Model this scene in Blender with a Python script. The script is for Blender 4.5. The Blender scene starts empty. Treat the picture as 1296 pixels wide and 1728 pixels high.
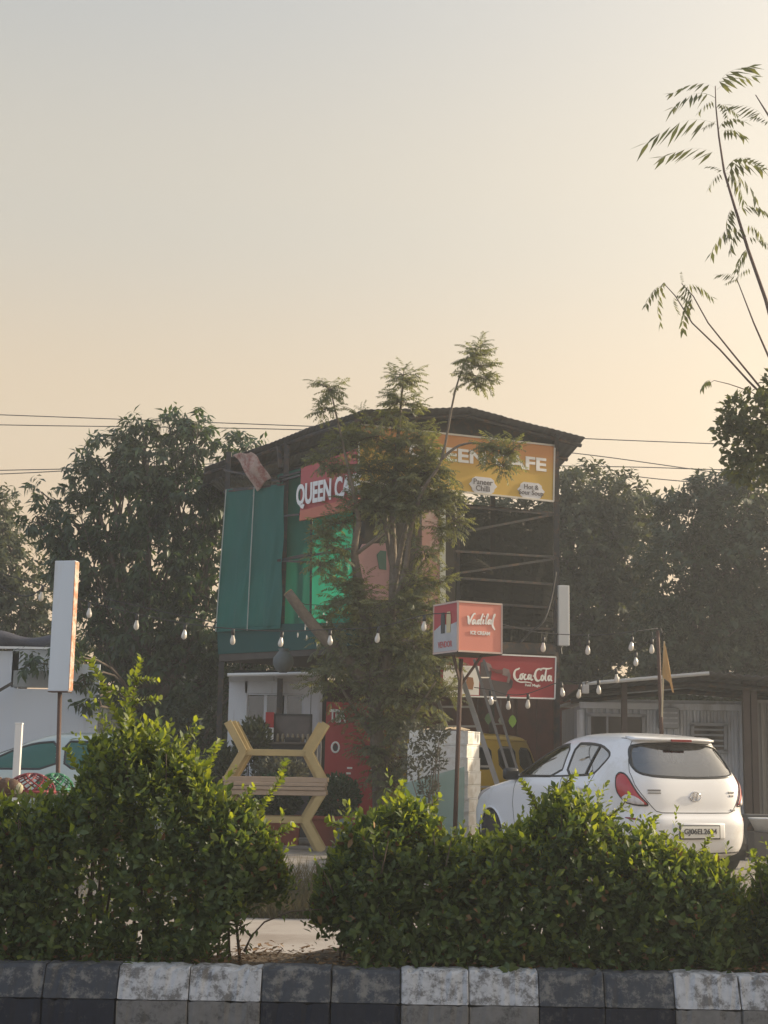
import bpy, bmesh, math, random
import numpy as np
from mathutils import Vector, Matrix
R_ = math.radians
rng = np.random.default_rng(7)
random.seed(7)
SC = bpy.context.scene
COL = SC.collection

# ------------------------------------------------------------------ camera
CAM_Z = 1.5
FPX, CX, CY = 2500.0, 648.0, 864.0
PITCH = math.atan(426.0 / FPX)
ROLL = 0.0175
_F = Vector((0, math.cos(PITCH), math.sin(PITCH)))
_U0 = Vector((0, -math.sin(PITCH), math.cos(PITCH)))
_R0 = Vector((1, 0, 0))
_R = _R0 * math.cos(ROLL) + _U0 * math.sin(ROLL)
_U = _U0 * math.cos(ROLL) - _R0 * math.sin(ROLL)
_C = Vector((0, 0, CAM_Z))
cam_d = bpy.data.cameras.new('camera'); cam = bpy.data.objects.new('camera', cam_d); COL.objects.link(cam)
cam_d.sensor_fit = 'VERTICAL'; cam_d.sensor_height = 36.0; cam_d.lens = FPX / 1728.0 * 36.0
cam_d.clip_start = 0.05; cam_d.clip_end = 2000
m = Matrix.Identity(4)
for i in range(3):
    m[i][0] = _R[i]; m[i][1] = _U[i]; m[i][2] = -_F[i]; m[i][3] = _C[i]
cam.matrix_world = m
SC.camera = cam

# ------------------------------------------------------------------ sky, sun, exposure
SUN_AZ, SUN_EL = R_(70), R_(21)
SUN_DIR = Vector((math.sin(SUN_AZ) * math.cos(SUN_EL), math.cos(SUN_AZ) * math.cos(SUN_EL), math.sin(SUN_EL)))
W = bpy.data.worlds.new('World'); SC.world = W; W.use_nodes = True
nt = W.node_tree; nt.nodes.clear()
out = nt.nodes.new('ShaderNodeOutputWorld'); bg = nt.nodes.new('ShaderNodeBackground')
sky = nt.nodes.new('ShaderNodeTexSky'); sky.sky_type = 'NISHITA'; sky.sun_disc = False
sky.sun_elevation = SUN_EL; sky.sun_rotation = SUN_AZ
sky.air_density = 1.0; sky.dust_density = 3.0; sky.ozone_density = 1.0
# thick evening haze laid over the clear sky: colour by elevation, brighter towards the sun, cooler and raised for fill on the unseen side
tc = nt.nodes.new('ShaderNodeTexCoord')
sep = nt.nodes.new('ShaderNodeSeparateXYZ'); nt.links.new(tc.outputs['Generated'], sep.inputs[0])
HZ = 10.0; HAZE = .0027
def ramp(stops):
    r = nt.nodes.new('ShaderNodeValToRGB'); nt.links.new(sep.outputs['Z'], r.inputs[0]); e = r.color_ramp.elements
    for k, (p, c) in enumerate(stops):
        el = e[k] if k < 2 else e.new(p)
        el.position = p; el.color = (c[0], c[1], c[2], 1)
    r.color_ramp.interpolation = 'EASE'; return r
warm = ramp([(0.0, (.60, .385, .205)), (0.10, (.62, .425, .24)), (0.22, (.575, .455, .31)), (0.36, (.47, .435, .365)), (0.52, (.375, .385, .38)), (1.0, (.31, .39, .52))])
cool = ramp([(0.0, (.53, .56, .61)), (0.10, (.57, .62, .70)), (0.22, (.56, .63, .76)), (0.36, (.50, .58, .73)), (0.52, (.42, .50, .64)), (1.0, (.31, .39, .53))])
dot = nt.nodes.new('ShaderNodeVectorMath'); dot.operation = 'DOT_PRODUCT'
nt.links.new(tc.outputs['Generated'], dot.inputs[0]); dot.inputs[1].default_value = SUN_DIR
mx0 = nt.nodes.new('ShaderNodeMath'); mx0.operation = 'MAXIMUM'; mx0.inputs[1].default_value = 0; nt.links.new(dot.outputs['Value'], mx0.inputs[0])
pw = nt.nodes.new('ShaderNodeMath'); pw.operation = 'POWER'; pw.inputs[1].default_value = 3.0; nt.links.new(mx0.outputs[0], pw.inputs[0])
glow = nt.nodes.new('ShaderNodeMixRGB'); glow.blend_type = 'ADD'; glow.inputs[0].default_value = 1
gc = nt.nodes.new('ShaderNodeMixRGB'); gc.blend_type = 'MULTIPLY'; gc.inputs[0].default_value = 1
gc.inputs[2].default_value = (1.0, .80, .55, 1); nt.links.new(pw.outputs[0], gc.inputs[1])
side = nt.nodes.new('ShaderNodeMapRange'); side.interpolation_type = 'SMOOTHSTEP'; side.inputs[1].default_value = -.6; side.inputs[2].default_value = .08; nt.links.new(dot.outputs['Value'], side.inputs[0])
wc_ = nt.nodes.new('ShaderNodeMixRGB'); nt.links.new(side.outputs[0], wc_.inputs[0]); nt.links.new(cool.outputs[0], wc_.inputs[1]); nt.links.new(warm.outputs[0], wc_.inputs[2])
nt.links.new(wc_.outputs[0], glow.inputs[1]); nt.links.new(gc.outputs[0], glow.inputs[2])
sc_ = nt.nodes.new('ShaderNodeMixRGB'); sc_.blend_type = 'MULTIPLY'; sc_.inputs[0].default_value = 1
sc_.inputs[2].default_value = (HZ, HZ, HZ, 1); nt.links.new(glow.outputs[0], sc_.inputs[1])
mixs = nt.nodes.new('ShaderNodeMixRGB'); mixs.inputs[0].default_value = 0.88
nt.links.new(sky.outputs[0], mixs.inputs[1]); nt.links.new(sc_.outputs[0], mixs.inputs[2])
nt.links.new(mixs.outputs[0], bg.inputs['Color']); bg.inputs['Strength'].default_value = 0.1
nt.links.new(bg.outputs[0], out.inputs['Surface'])
sun_d = bpy.data.lights.new('sun', 'SUN'); sun = bpy.data.objects.new('sun', sun_d); COL.objects.link(sun)
sun_d.energy = 5.0; sun_d.angle = R_(1.5); sun_d.color = (1.0, .83, .60)
sun.rotation_euler = (-SUN_DIR).to_track_quat('-Z', 'Y').to_euler()
SC.view_settings.view_transform = 'Standard'; SC.view_settings.look = 'None'
SC.view_settings.exposure = 0.52; SC.view_settings.gamma = 1.0; SC.view_settings.use_curve_mapping = False
SC.render.engine = 'CYCLES'
SC.cycles.max_bounces = 5; SC.cycles.diffuse_bounces = 3; SC.cycles.glossy_bounces = 3; SC.cycles.transmission_bounces = 4; SC.cycles.transparent_max_bounces = 10; SC.cycles.use_denoising = True

# ------------------------------------------------------------------ helpers
def P(u, v, Y):
    """world point at depth Y (metres) that stands at photograph position u, v"""
    d = _F * FPX + _R * (u - CX) - _U * (v - CY)
    return _C + d * (Y / d.y)

def px(Y): return FPX / Y

class MB:
    def __init__(s): s.v = []; s.f = []
    def add(s, vs, fs):
        b = len(s.v); s.v += [tuple(x) for x in vs]; s.f += [tuple(b + i for i in f) for f in fs]; return s
    def box(s, c, size, rz=0, M=None):
        hx, hy, hz = size[0] / 2, size[1] / 2, size[2] / 2
        vs = [Vector((x, y, z)) for x in (-hx, hx) for y in (-hy, hy) for z in (-hz, hz)]
        if M is None: M = Matrix.Rotation(rz, 3, 'Z')
        c = Vector(c)
        return s.add([c + M @ v for v in vs], [(0, 1, 3, 2), (4, 6, 7, 5), (0, 4, 5, 1), (2, 3, 7, 6), (0, 2, 6, 4), (1, 5, 7, 3)])
    def bbox(s, c, size, bev=.01, M=None, rz=0):
        """box with chamfered edges"""
        bm = bmesh.new(); bmesh.ops.create_cube(bm, size=1.0)
        for v in bm.verts: v.co = Vector((v.co.x * size[0], v.co.y * size[1], v.co.z * size[2]))
        bmesh.ops.bevel(bm, geom=list(bm.edges), offset=bev, segments=2, affect='EDGES', profile=.5)
        if M is None: M = Matrix.Rotation(rz, 3, 'Z')
        bm.verts.index_update(); c = Vector(c)
        s.add([c + M @ v.co for v in bm.verts], [[v.index for v in f.verts] for f in bm.faces]); bm.free(); return s
    def beam(s, a, b, w, h, up=(0, 0, 1)):
        """rectangular bar from a to b: w across, h along up"""
        a = Vector(a); b = Vector(b); d = (b - a); L = d.length; d.normalize(); up = Vector(up)
        x = d.cross(up)
        if x.length < 1e-4: x = d.cross(Vector((0, 1, 0)))
        x.normalize(); z = x.cross(d).normalized()
        M = Matrix((x, d, z)).transposed()
        return s.box((a + b) / 2, (w, L, h), M=M)
    def tube(s, pts, r, n=6, caps=True):
        pts = [Vector(p) for p in pts]; k = len(pts)
        rs = r if isinstance(r, (list, tuple)) else [r] * k
        b = len(s.v); prev = None
        for i, p in enumerate(pts):
            t = (pts[min(i + 1, k - 1)] - pts[max(i - 1, 0)])
            if t.length < 1e-9: t = Vector((0, 0, 1))
            t.normalize()
            if prev is None:
                a = t.cross(Vector((0, 0, 1)))
                if a.length < .05: a = t.cross(Vector((1, 0, 0)))
            else:
                a = prev - t * prev.dot(t)
                if a.length < 1e-5: a = t.cross(Vector((1, .3, 0)))
            a.normalize(); prev = a; c = t.cross(a)
            for j in range(n):
                an = 2 * math.pi * j / n
                s.v.append(tuple(p + (a * math.cos(an) + c * math.sin(an)) * rs[i]))
        for i in range(k - 1):
            for j in range(n):
                j2 = (j + 1) % n
                s.f.append((b + i * n + j, b + i * n + j2, b + (i + 1) * n + j2, b + (i + 1) * n + j))
        if caps:
            s.f.append(tuple(b + j for j in reversed(range(n)))); s.f.append(tuple(b + (k - 1) * n + j for j in range(n)))
        return s
    def lathe(s, prof, n=16, c=(0, 0, 0), M=None):
        """prof: (r, z) list"""
        c = Vector(c); M = M or Matrix.Identity(3); b = len(s.v)
        for r, z in prof:
            for j in range(n):
                an = 2 * math.pi * j / n
                s.v.append(tuple(c + M @ Vector((r * math.cos(an), r * math.sin(an), z))))
        for i in range(len(prof) - 1):
            for j in range(n):
                j2 = (j + 1) % n
                s.f.append((b + i * n + j, b + i * n + j2, b + (i + 1) * n + j2, b + (i + 1) * n + j))
        s.f.append(tuple(b + j for j in reversed(range(n)))); s.f.append(tuple(b + (len(prof) - 1) * n + j for j in range(n)))
        return s
    def grid(s, fn, nu, nv, thick=0.0):
        b = len(s.v)
        for i in range(nu + 1):
            for j in range(nv + 1): s.v.append(tuple(fn(i / nu, j / nv)))
        for i in range(nu):
            for j in range(nv):
                a = b + i * (nv + 1) + j
                s.f.append((a, a + nv + 1, a + nv + 2, a + 1))
        return s
    def prism(s, poly, o, ax, ay, depth):
        """polygon (x,y) list in plane o+x*ax+y*ay, thickened along ax x ay by depth"""
        o = Vector(o); ax = Vector(ax); ay = Vector(ay); nn = ax.cross(ay).normalized() * depth
        n = len(poly); A = [o + ax * x + ay * y for x, y in poly]
        return s.add(A + [p + nn for p in A], [tuple(reversed(range(n))), tuple(range(n, 2 * n))] + [(i, (i + 1) % n, n + (i + 1) % n, n + i) for i in range(n)])

def obj(name, mb, mat, parent=None, world=True, smooth=False, solid=0.0):
    me = bpy.data.meshes.new(name)
    o = bpy.data.objects.new(name, me); COL.objects.link(o)
    vs = mb.v
    if parent is not None:
        o.parent = parent
        if world:
            inv = WM(parent).inverted(); vs = [tuple(inv @ Vector(v)) for v in vs]
    me.from_pydata(vs, [], mb.f); me.update()
    me.materials.append(mat)
    if smooth:
        me.polygons.foreach_set('use_smooth', [True] * len(me.polygons))
    if solid:
        md = o.modifiers.new('thickness', 'SOLIDIFY'); md.thickness = solid; md.offset = 0
    return o

def WM(o):
    M = o.matrix_basis.copy()
    while o.parent is not None:
        o = o.parent; M = o.matrix_basis @ M
    return M

def tag(o, label=None, cat=None, group=None, kind=None):
    if label: o['label'] = label
    if cat: o['category'] = cat
    if group: o['group'] = group
    if kind: o['kind'] = kind
    return o

def thing(name, label, cat, loc=(0, 0, 0), rz=0, group=None):
    o = bpy.data.objects.new(name, None); COL.objects.link(o)
    o.location = loc; o.rotation_euler = (0, 0, rz); o.empty_display_size = .2
    return tag(o, label, cat, group)

_kids = {}
def kids(o):
    if o.name not in _kids: _kids[o.name] = list(o.children)
    return _kids[o.name]
def copy_tree(o, parent=None):
    c = o.copy(); COL.objects.link(c)
    if parent is not None: c.parent = parent
    for ch in kids(o): copy_tree(ch, c)
    return c

def text_mesh(s, size=1.0, bold=0.0, extrude=0.0, align='CENTER', spacing=1.0, shear=0.0, space_line=1.0):
    cu = bpy.data.curves.new('text', 'FONT'); cu.body = s; cu.size = size; cu.offset = bold; cu.extrude = extrude
    cu.align_x = align; cu.align_y = 'CENTER'; cu.space_character = spacing; cu.shear = shear; cu.space_line = space_line
    cu.resolution_u = 4
    o = bpy.data.objects.new('text', cu); COL.objects.link(o)
    bpy.context.view_layer.update()
    me = bpy.data.meshes.new_from_object(o.evaluated_get(bpy.context.evaluated_depsgraph_get()))
    vs = [v.co.copy() for v in me.vertices]; fs = [tuple(p.vertices) for p in me.polygons]
    bpy.data.objects.remove(o); bpy.data.curves.remove(cu); bpy.data.meshes.remove(me)
    return vs, fs

def put_text(name, s, mat, parent, o, ax, ay, width=None, height=None, **kw):
    """lettering as thin raised mesh in the plane o + x*ax + y*ay (ax, ay unit vectors), fitted to width/height"""
    vs, fs = text_mesh(s, extrude=0.012, **kw)
    xs = [v.x for v in vs]; ys = [v.y for v in vs]
    cx, cy = (min(xs) + max(xs)) / 2, (min(ys) + max(ys)) / 2
    sx = width / (max(xs) - min(xs)) if width else 1; sy = height / (max(ys) - min(ys)) if height else sx
    if not width: sx = sy
    o = Vector(o); ax = Vector(ax).normalized(); ay = Vector(ay).normalized(); n = ax.cross(ay)
    if name == 'lettering':                      # every letter is a part of its own
        par_ = list(range(len(vs)))
        def fnd(i):
            while par_[i] != i: par_[i] = par_[par_[i]]; i = par_[i]
            return i
        for f in fs:
            for i in f[1:]: par_[fnd(i)] = fnd(f[0])
        isl = {}
        for f in fs: isl.setdefault(fnd(f[0]), []).append(f)
        for r_, ff in isl.items():
            ids = sorted(set(i for f in ff for i in f)); mp_ = {i: k for k, i in enumerate(ids)}
            mb = MB(); mb.add([o + ax * ((vs[i].x - cx) * sx) + ay * ((vs[i].y - cy) * sy) + n * (vs[i].z * .25) for i in ids], [tuple(mp_[i] for i in f) for f in ff])
            obj('letter', mb, mat, parent)
        return None
    mb = MB(); mb.add([o + ax * ((v.x - cx) * sx) + ay * ((v.y - cy) * sy) + n * (v.z * .25) for v in vs], fs)
    return obj(name, mb, mat, parent)

def strokes(name, lines, mat, parent, o, ax, ay, sc, w=.05):
    """brush lettering: flat raised ribbons along polylines (x,y[,w])"""
    o = Vector(o); ax = Vector(ax).normalized(); ay = Vector(ay).normalized(); n = ax.cross(ay)
    mb = MB()
    for ln in lines:
        # smooth the polyline
        q = [Vector((p[0], p[1])) for p in ln]; ws = [p[2] if len(p) > 2 else w for p in ln]
        for _ in range(2):
            nq = [q[0]]; nw = [ws[0]]
            for i in range(len(q) - 1):
                nq += [q[i] * .75 + q[i + 1] * .25, q[i] * .25 + q[i + 1] * .75]; nw += [ws[i] * .75 + ws[i + 1] * .25, ws[i] * .25 + ws[i + 1] * .75]
            nq.append(q[-1]); nw.append(ws[-1]); q, ws = nq, nw
        L = []; Rr = []
        for i in range(len(q)):
            t = q[min(i + 1, len(q) - 1)] - q[max(i - 1, 0)]
            if t.length < 1e-6: t = Vector((1, 0))
            t.normalize(); nn = Vector((-t.y, t.x)) * ws[i] * .5
            L.append(q[i] + nn); Rr.append(q[i] - nn)
        k = len(q); b = []
        for h in (0.0, .006):
            b += [o + ax * (p.x * sc) + ay * (p.y * sc) + n * h for p in L] + [o + ax * (p.x * sc) + ay * (p.y * sc) + n * h for p in Rr]
        fs = []
        for i in range(k - 1):
            fs.append((2 * k + i, 3 * k + i, 3 * k + i + 1, 2 * k + i + 1))
            fs.append((i, 2 * k + i, 2 * k + i + 1, i + 1)); fs.append((k + i, k + i + 1, 3 * k + i + 1, 3 * k + i))
        mb.add(b, fs)
    return obj(name, mb, mat, parent)

# ------------------------------------------------------------------ materials
MATS = {}
def mat(name, col, rough=.6, metal=0.0, var=.18, scale=6.0, bump=0.0, bscale=40.0, dirt=None, dirt_amt=0.0, dirt_scale=3.0, coat=0.0, spec=.5, streak=False):
    if name in MATS: return MATS[name]
    m = bpy.data.materials.new(name); m.use_nodes = True; t = m.node_tree; b = t.nodes['Principled BSDF']
    b.inputs['Roughness'].default_value = rough; b.inputs['Metallic'].default_value = metal
    b.inputs['Specular IOR Level'].default_value = spec
    if coat: b.inputs['Coat Weight'].default_value = coat; b.inputs['Coat Roughness'].default_value = .05
    co = t.nodes.new('ShaderNodeTexCoord'); nz = t.nodes.new('ShaderNodeTexNoise'); nz.inputs['Scale'].default_value = scale; nz.inputs['Detail'].default_value = 6
    src = co.outputs['Object']
    if streak:
        mp = t.nodes.new('ShaderNodeMapping'); mp.inputs['Scale'].default_value = (1, 1, .12); t.links.new(src, mp.inputs[0]); src = mp.outputs[0]
    t.links.new(src, nz.inputs['Vector'])
    mx = t.nodes.new('ShaderNodeMixRGB'); t.links.new(nz.outputs['Fac'], mx.inputs[0])
    mx.inputs[1].default_value = (*[max(0, c * (1 - var)) for c in col], 1); mx.inputs[2].default_value = (*[min(1, c * (1 + var)) for c in col], 1)
    last = mx.outputs[0]
    if dirt:
        n2 = t.nodes.new('ShaderNodeTexNoise'); n2.inputs['Scale'].default_value = dirt_scale; n2.inputs['Detail'].default_value = 9; n2.inputs['Roughness'].default_value = .7
        t.links.new(src, n2.inputs['Vector'])
        rp = t.nodes.new('ShaderNodeValToRGB'); rp.color_ramp.elements[0].position = .62 - .35 * dirt_amt; rp.color_ramp.elements[1].position = .72 - .25 * dirt_amt
        t.links.new(n2.outputs['Fac'], rp.inputs[0])
        m2 = t.nodes.new('ShaderNodeMixRGB'); m2.inputs[2].default_value = (*dirt, 1); t.links.new(rp.outputs[0], m2.inputs[0]); t.links.new(last, m2.inputs[1]); last = m2.outputs[0]
    t.links.new(last, b.inputs['Base Color'])
    if bump:
        n3 = t.nodes.new('ShaderNodeTexNoise'); n3.inputs['Scale'].default_value = bscale; n3.inputs['Detail'].default_value = 5; t.links.new(co.outputs['Object'], n3.inputs['Vector'])
        bp = t.nodes.new('ShaderNodeBump'); bp.inputs['Strength'].default_value = bump; bp.inputs['Distance'].default_value = .02
        t.links.new(n3.outputs['Fac'], bp.inputs['Height']); t.links.new(bp.outputs[0], b.inputs['Normal'])
    MATS[name] = m
    return m

def leaf_mat(name, c1, c2, trans=.45, tcol=None, rough=.45, spec=.35):
    m = bpy.data.materials.new(name); m.use_nodes = True; t = m.node_tree; b = t.nodes['Principled BSDF']
    g = t.nodes.new('ShaderNodeNewGeometry'); mx = t.nodes.new('ShaderNodeMixRGB')
    mx.inputs[1].default_value = (*c1, 1); mx.inputs[2].default_value = (*c2, 1); t.links.new(g.outputs['Random Per Island'], mx.inputs[0])
    t.links.new(mx.outputs[0], b.inputs['Base Color']); b.inputs['Roughness'].default_value = rough; b.inputs['Specular IOR Level'].default_value = spec
    tr = t.nodes.new('ShaderNodeBsdfTranslucent')
    gm = t.nodes.new('ShaderNodeMixRGB'); gm.blend_type = 'MULTIPLY'; gm.inputs[0].default_value = 1; gm.inputs[2].default_value = (*(tcol or (2.2, 2.0, .7)), 1)
    t.links.new(mx.outputs[0], gm.inputs[1]); t.links.new(gm.outputs[0], tr.inputs['Color'])
    ms = t.nodes.new('ShaderNodeMixShader'); ms.inputs[0].default_value = trans
    t.links.new(b.outputs[0], ms.inputs[1]); t.links.new(tr.outputs[0], ms.inputs[2]); t.links.new(ms.outputs[0], t.nodes['Material Output'].inputs['Surface'])
    MATS[name] = m; return m

def cloth_mat(name, col, trans=.35, see=0.0, var=.15, scale=2.0, weave=0.0):
    m = bpy.data.materials.new(name); m.use_nodes = True; t = m.node_tree; b = t.nodes['Principled BSDF']; b.inputs['Roughness'].default_value = .8
    co = t.nodes.new('ShaderNodeTexCoord'); nz = t.nodes.new('ShaderNodeTexNoise'); nz.inputs['Scale'].default_value = scale; nz.inputs['Detail'].default_value = 6
    mp = t.nodes.new('ShaderNodeMapping'); mp.inputs['Scale'].default_value = (1, 1, .35); t.links.new(co.outputs['Object'], mp.inputs[0]); t.links.new(mp.outputs[0], nz.inputs['Vector'])
    mx = t.nodes.new('ShaderNodeMixRGB'); t.links.new(nz.outputs['Fac'], mx.inputs[0])
    mx.inputs[1].default_value = (*[c * (1 - var) for c in col], 1); mx.inputs[2].default_value = (*[min(1, c * (1 + var)) for c in col], 1)
    t.links.new(mx.outputs[0], b.inputs['Base Color'])
    tr = t.nodes.new('ShaderNodeBsdfTranslucent'); t.links.new(mx.outputs[0], tr.inputs['Color'])
    ms = t.nodes.new('ShaderNodeMixShader'); ms.inputs[0].default_value = trans
    t.links.new(b.outputs[0], ms.inputs[1]); t.links.new(tr.outputs[0], ms.inputs[2]); last = ms.outputs[0]
    if see:
        tp = t.nodes.new('ShaderNodeBsdfTransparent'); tp.inputs[0].default_value = (*[min(1, .35 + c * 2) for c in col], 1)
        m3 = t.nodes.new('ShaderNodeMixShader'); m3.inputs[0].default_value = see
        t.links.new(last, m3.inputs[1]); t.links.new(tp.outputs[0], m3.inputs[2]); last = m3.outputs[0]
    t.links.new(last, t.nodes['Material Output'].inputs['Surface'])
    MATS[name] = m; return m

def glass_mat(name, tint=(.55, .6, .58), refl=1.0, rough=.02):
    m = bpy.data.materials.new(name); m.use_nodes = True; t = m.node_tree
    for n in list(t.nodes):
        if n.type == 'BSDF_PRINCIPLED': t.nodes.remove(n)
    tp = t.nodes.new('ShaderNodeBsdfTransparent'); tp.inputs[0].default_value = (*tint, 1)
    gl = t.nodes.new('ShaderNodeBsdfGlossy'); gl.inputs['Roughness'].default_value = rough
    fr = t.nodes.new('ShaderNodeFresnel'); fr.inputs[0].default_value = 1.55
    ml = t.nodes.new('ShaderNodeMath'); ml.operation = 'MULTIPLY_ADD'; ml.inputs[1].default_value = 1.5 * refl; ml.inputs[2].default_value = .06 * refl; t.links.new(fr.outputs[0], ml.inputs[0]); ml.use_clamp = True
    ms = t.nodes.new('ShaderNodeMixShader'); t.links.new(ml.outputs[0], ms.inputs[0]); t.links.new(tp.outputs[0], ms.inputs[1]); t.links.new(gl.outputs[0], ms.inputs[2])
    t.links.new(ms.outputs[0], t.nodes['Material Output'].inputs['Surface']); MATS[name] = m; return m

def paint_over_concrete(name, paint, worn, amt=.5, scale=9.0):
    """flaking kerb paint: paint with worn patches of bare concrete of their own shape, different on every stone"""
    m = bpy.data.materials.new(name); m.use_nodes = True; t = m.node_tree; b = t.nodes['Principled BSDF']; b.inputs['Roughness'].default_value = .75
    co = t.nodes.new('ShaderNodeTexCoord'); oi = t.nodes.new('ShaderNodeObjectInfo')
    ad = t.nodes.new('ShaderNodeVectorMath'); ad.operation = 'ADD'; t.links.new(co.outputs['Object'], ad.inputs[0])
    ml = t.nodes.new('ShaderNodeMath'); ml.operation = 'MULTIPLY'; ml.inputs[1].default_value = 37.0; t.links.new(oi.outputs['Random'], ml.inputs[0]); t.links.new(ml.outputs[0], ad.inputs[1])
    n1 = t.nodes.new('ShaderNodeTexNoise'); n1.inputs['Scale'].default_value = scale; n1.inputs['Detail'].default_value = 10; n1.inputs['Roughness'].default_value = .78; t.links.new(ad.outputs[0], n1.inputs['Vector'])
    rp = t.nodes.new('ShaderNodeValToRGB'); rp.color_ramp.elements[0].position = .64 - .3 * amt; rp.color_ramp.elements[1].position = .74 - .3 * amt; t.links.new(n1.outputs['Fac'], rp.inputs[0])
    n2 = t.nodes.new('ShaderNodeTexNoise'); n2.inputs['Scale'].default_value = 30; n2.inputs['Detail'].default_value = 6; t.links.new(ad.outputs[0], n2.inputs['Vector'])
    v1 = t.nodes.new('ShaderNodeMixRGB'); v1.inputs[1].default_value = (*[c * .7 for c in paint], 1); v1.inputs[2].default_value = (*[min(1, c * 1.25) for c in paint], 1); t.links.new(n2.outputs['Fac'], v1.inputs[0])
    v2 = t.nodes.new('ShaderNodeMixRGB'); v2.inputs[1].default_value = (*[c * .6 for c in worn], 1); v2.inputs[2].default_value = (*[c * 1.3 for c in worn], 1); t.links.new(n2.outputs['Fac'], v2.inputs[0])
    mx = t.nodes.new('ShaderNodeMixRGB'); t.links.new(rp.outputs[0], mx.inputs[0]); t.links.new(v1.outputs[0], mx.inputs[1]); t.links.new(v2.outputs[0], mx.inputs[2])
    t.links.new(mx.outputs[0], b.inputs['Base Color'])
    bp = t.nodes.new('ShaderNodeBump'); bp.inputs['Strength'].default_value = .5; bp.inputs['Distance'].default_value = .01; t.links.new(n1.outputs['Fac'], bp.inputs['Height']); t.links.new(bp.outputs[0], b.inputs['Normal'])
    MATS[name] = m; return m

white_paint = mat('white_paint', (.74, .74, .73), .5, var=.06, dirt=(.42, .38, .33), dirt_amt=.25, dirt_scale=2.5, streak=True)
clean_white = mat('clean_white', (.78, .78, .77), .45, var=.05)
white_ink = mat('white_ink', (.80, .79, .76), .5, var=.05)
dark_steel = mat('dark_steel', (.035, .035, .036), .55, metal=.2, var=.4, dirt=(.10, .055, .03), dirt_amt=.35, dirt_scale=6)
rusty_steel = mat('rusty_steel', (.085, .045, .032), .75, var=.4, scale=12, bump=.3)
black_plastic = mat('black_plastic', (.02, .02, .021), .45)
wire_mat = mat('wire', (.03, .03, .032), .6)
bark = mat('bark', (.12, .095, .075), .9, var=.45, scale=14, bump=.8, bscale=35)
bark_grey = mat('bark_grey', (.17, .14, .11), .9, var=.4, scale=18, bump=.8, bscale=35)
twig_mat = mat('twig', (.10, .075, .05), .85, var=.3, scale=20)

# ------------------------------------------------------------------ leaf geometry
T_LEAF8 = (np.array([(0, 0, 0), (-.19, .28, .05), (-.25, .62, .06), (0, 1, -.03), (.25, .62, .06), (.19, .28, .05), (0, .30, 0), (0, .66, .0)], float),
           [(0, 6, 1), (0, 5, 6), (6, 7, 2, 1), (6, 5, 4, 7), (7, 3, 2), (7, 4, 3)])
T_LEAF4 = (np.array([(0, 0, 0), (-.24, .5, .05), (0, 1, -.05), (.24, .5, .05), (0, .5, 0)], float), [(0, 4, 1), (0, 3, 4), (4, 2, 1), (4, 3, 2)])
T_LANCE = (np.array([(0, 0, 0), (-.15, .45, .04), (0, 1, -.12), (.15, .45, .04), (0, .45, 0)], float), [(0, 4, 1), (0, 3, 4), (4, 2, 1), (4, 3, 2)])
T_DIAM = (np.array([(0, 0, 0), (-.27, .5, .04), (0, 1, 0), (.27, .5, .04)], float), [(0, 3, 2, 1)])

def frond_template(n=7, droop=.35, leaflet=.30, wid=.085, seed=3, hang=.55, gap=0.0):
    """pinnate leaf of unit length: thin rachis with n pairs of hanging leaflets and one at the tip"""
    vs = []; fs = []
    def rp(t): return np.array((0, t, .12 * math.sin(t * 2.2) - droop * t * t))
    k = 7
    for i in range(k + 1):
        p = rp(i / k); w = .008 * (1.2 - i / k)
        vs += [p + (-w, 0, 0), p + (w, 0, 0)]
    for i in range(k): fs.append((2 * i, 2 * i + 1, 2 * i + 3, 2 * i + 2))
    r = np.random.default_rng(seed)
    for i in range(n):
        t = .22 + .76 * i / max(1, n - 1)
        for sgn in (-1, 1):
            if r.uniform() < gap: continue
            p = rp(t); L = leaflet * (1.0 - .45 * abs(t - .55)) * r.uniform(.85, 1.1)
            d = np.array((sgn * (1.25 - hang) * r.uniform(.7, 1.2), .34 + .2 * r.uniform(-1, 1), -hang + .18 * r.uniform(-1, 1))); d /= np.linalg.norm(d)
            s = np.cross(d, (0, .3, 1)); s /= np.linalg.norm(s)
            b = len(vs)
            vs += [p, p + d * L * .45 + s * wid * .5, p + d * L + np.array((0, 0, -L * .15)), p + d * L * .45 - s * wid * .5]
            fs.append((b, b + 1, b + 2, b + 3))
    b = len(vs); p = rp(1.0); vs += [p, p + (wid * .5, .1, -.07), p + (0, .26, -.2), p + (-wid * .5, .1, -.07)]; fs.append((b, b + 1, b + 2, b + 3))
    return (np.array(vs, float), fs)
T_FROND = frond_template(6, .35, .34, .11)
T_FROND_BIG = [frond_template(6 + k % 3, .25 + .10 * k, .38 + .04 * (k % 3), .095 + .008 * (k % 4), 10 + k, .78 + .06 * (k % 3), .05 * (k % 3)) for k in range(7)]

def basis(d, n):
    d = d / np.linalg.norm(d, axis=1, keepdims=True)
    n = n - d * np.sum(n * d, axis=1, keepdims=True)
    l = np.linalg.norm(n, axis=1, keepdims=True); bad = l[:, 0] < 1e-4
    n[bad] = np.cross(d[bad], np.array((1.0, .3, .1))); l = np.linalg.norm(n, axis=1, keepdims=True); n = n / l
    x = np.cross(d, n)
    return x, d, n

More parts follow.
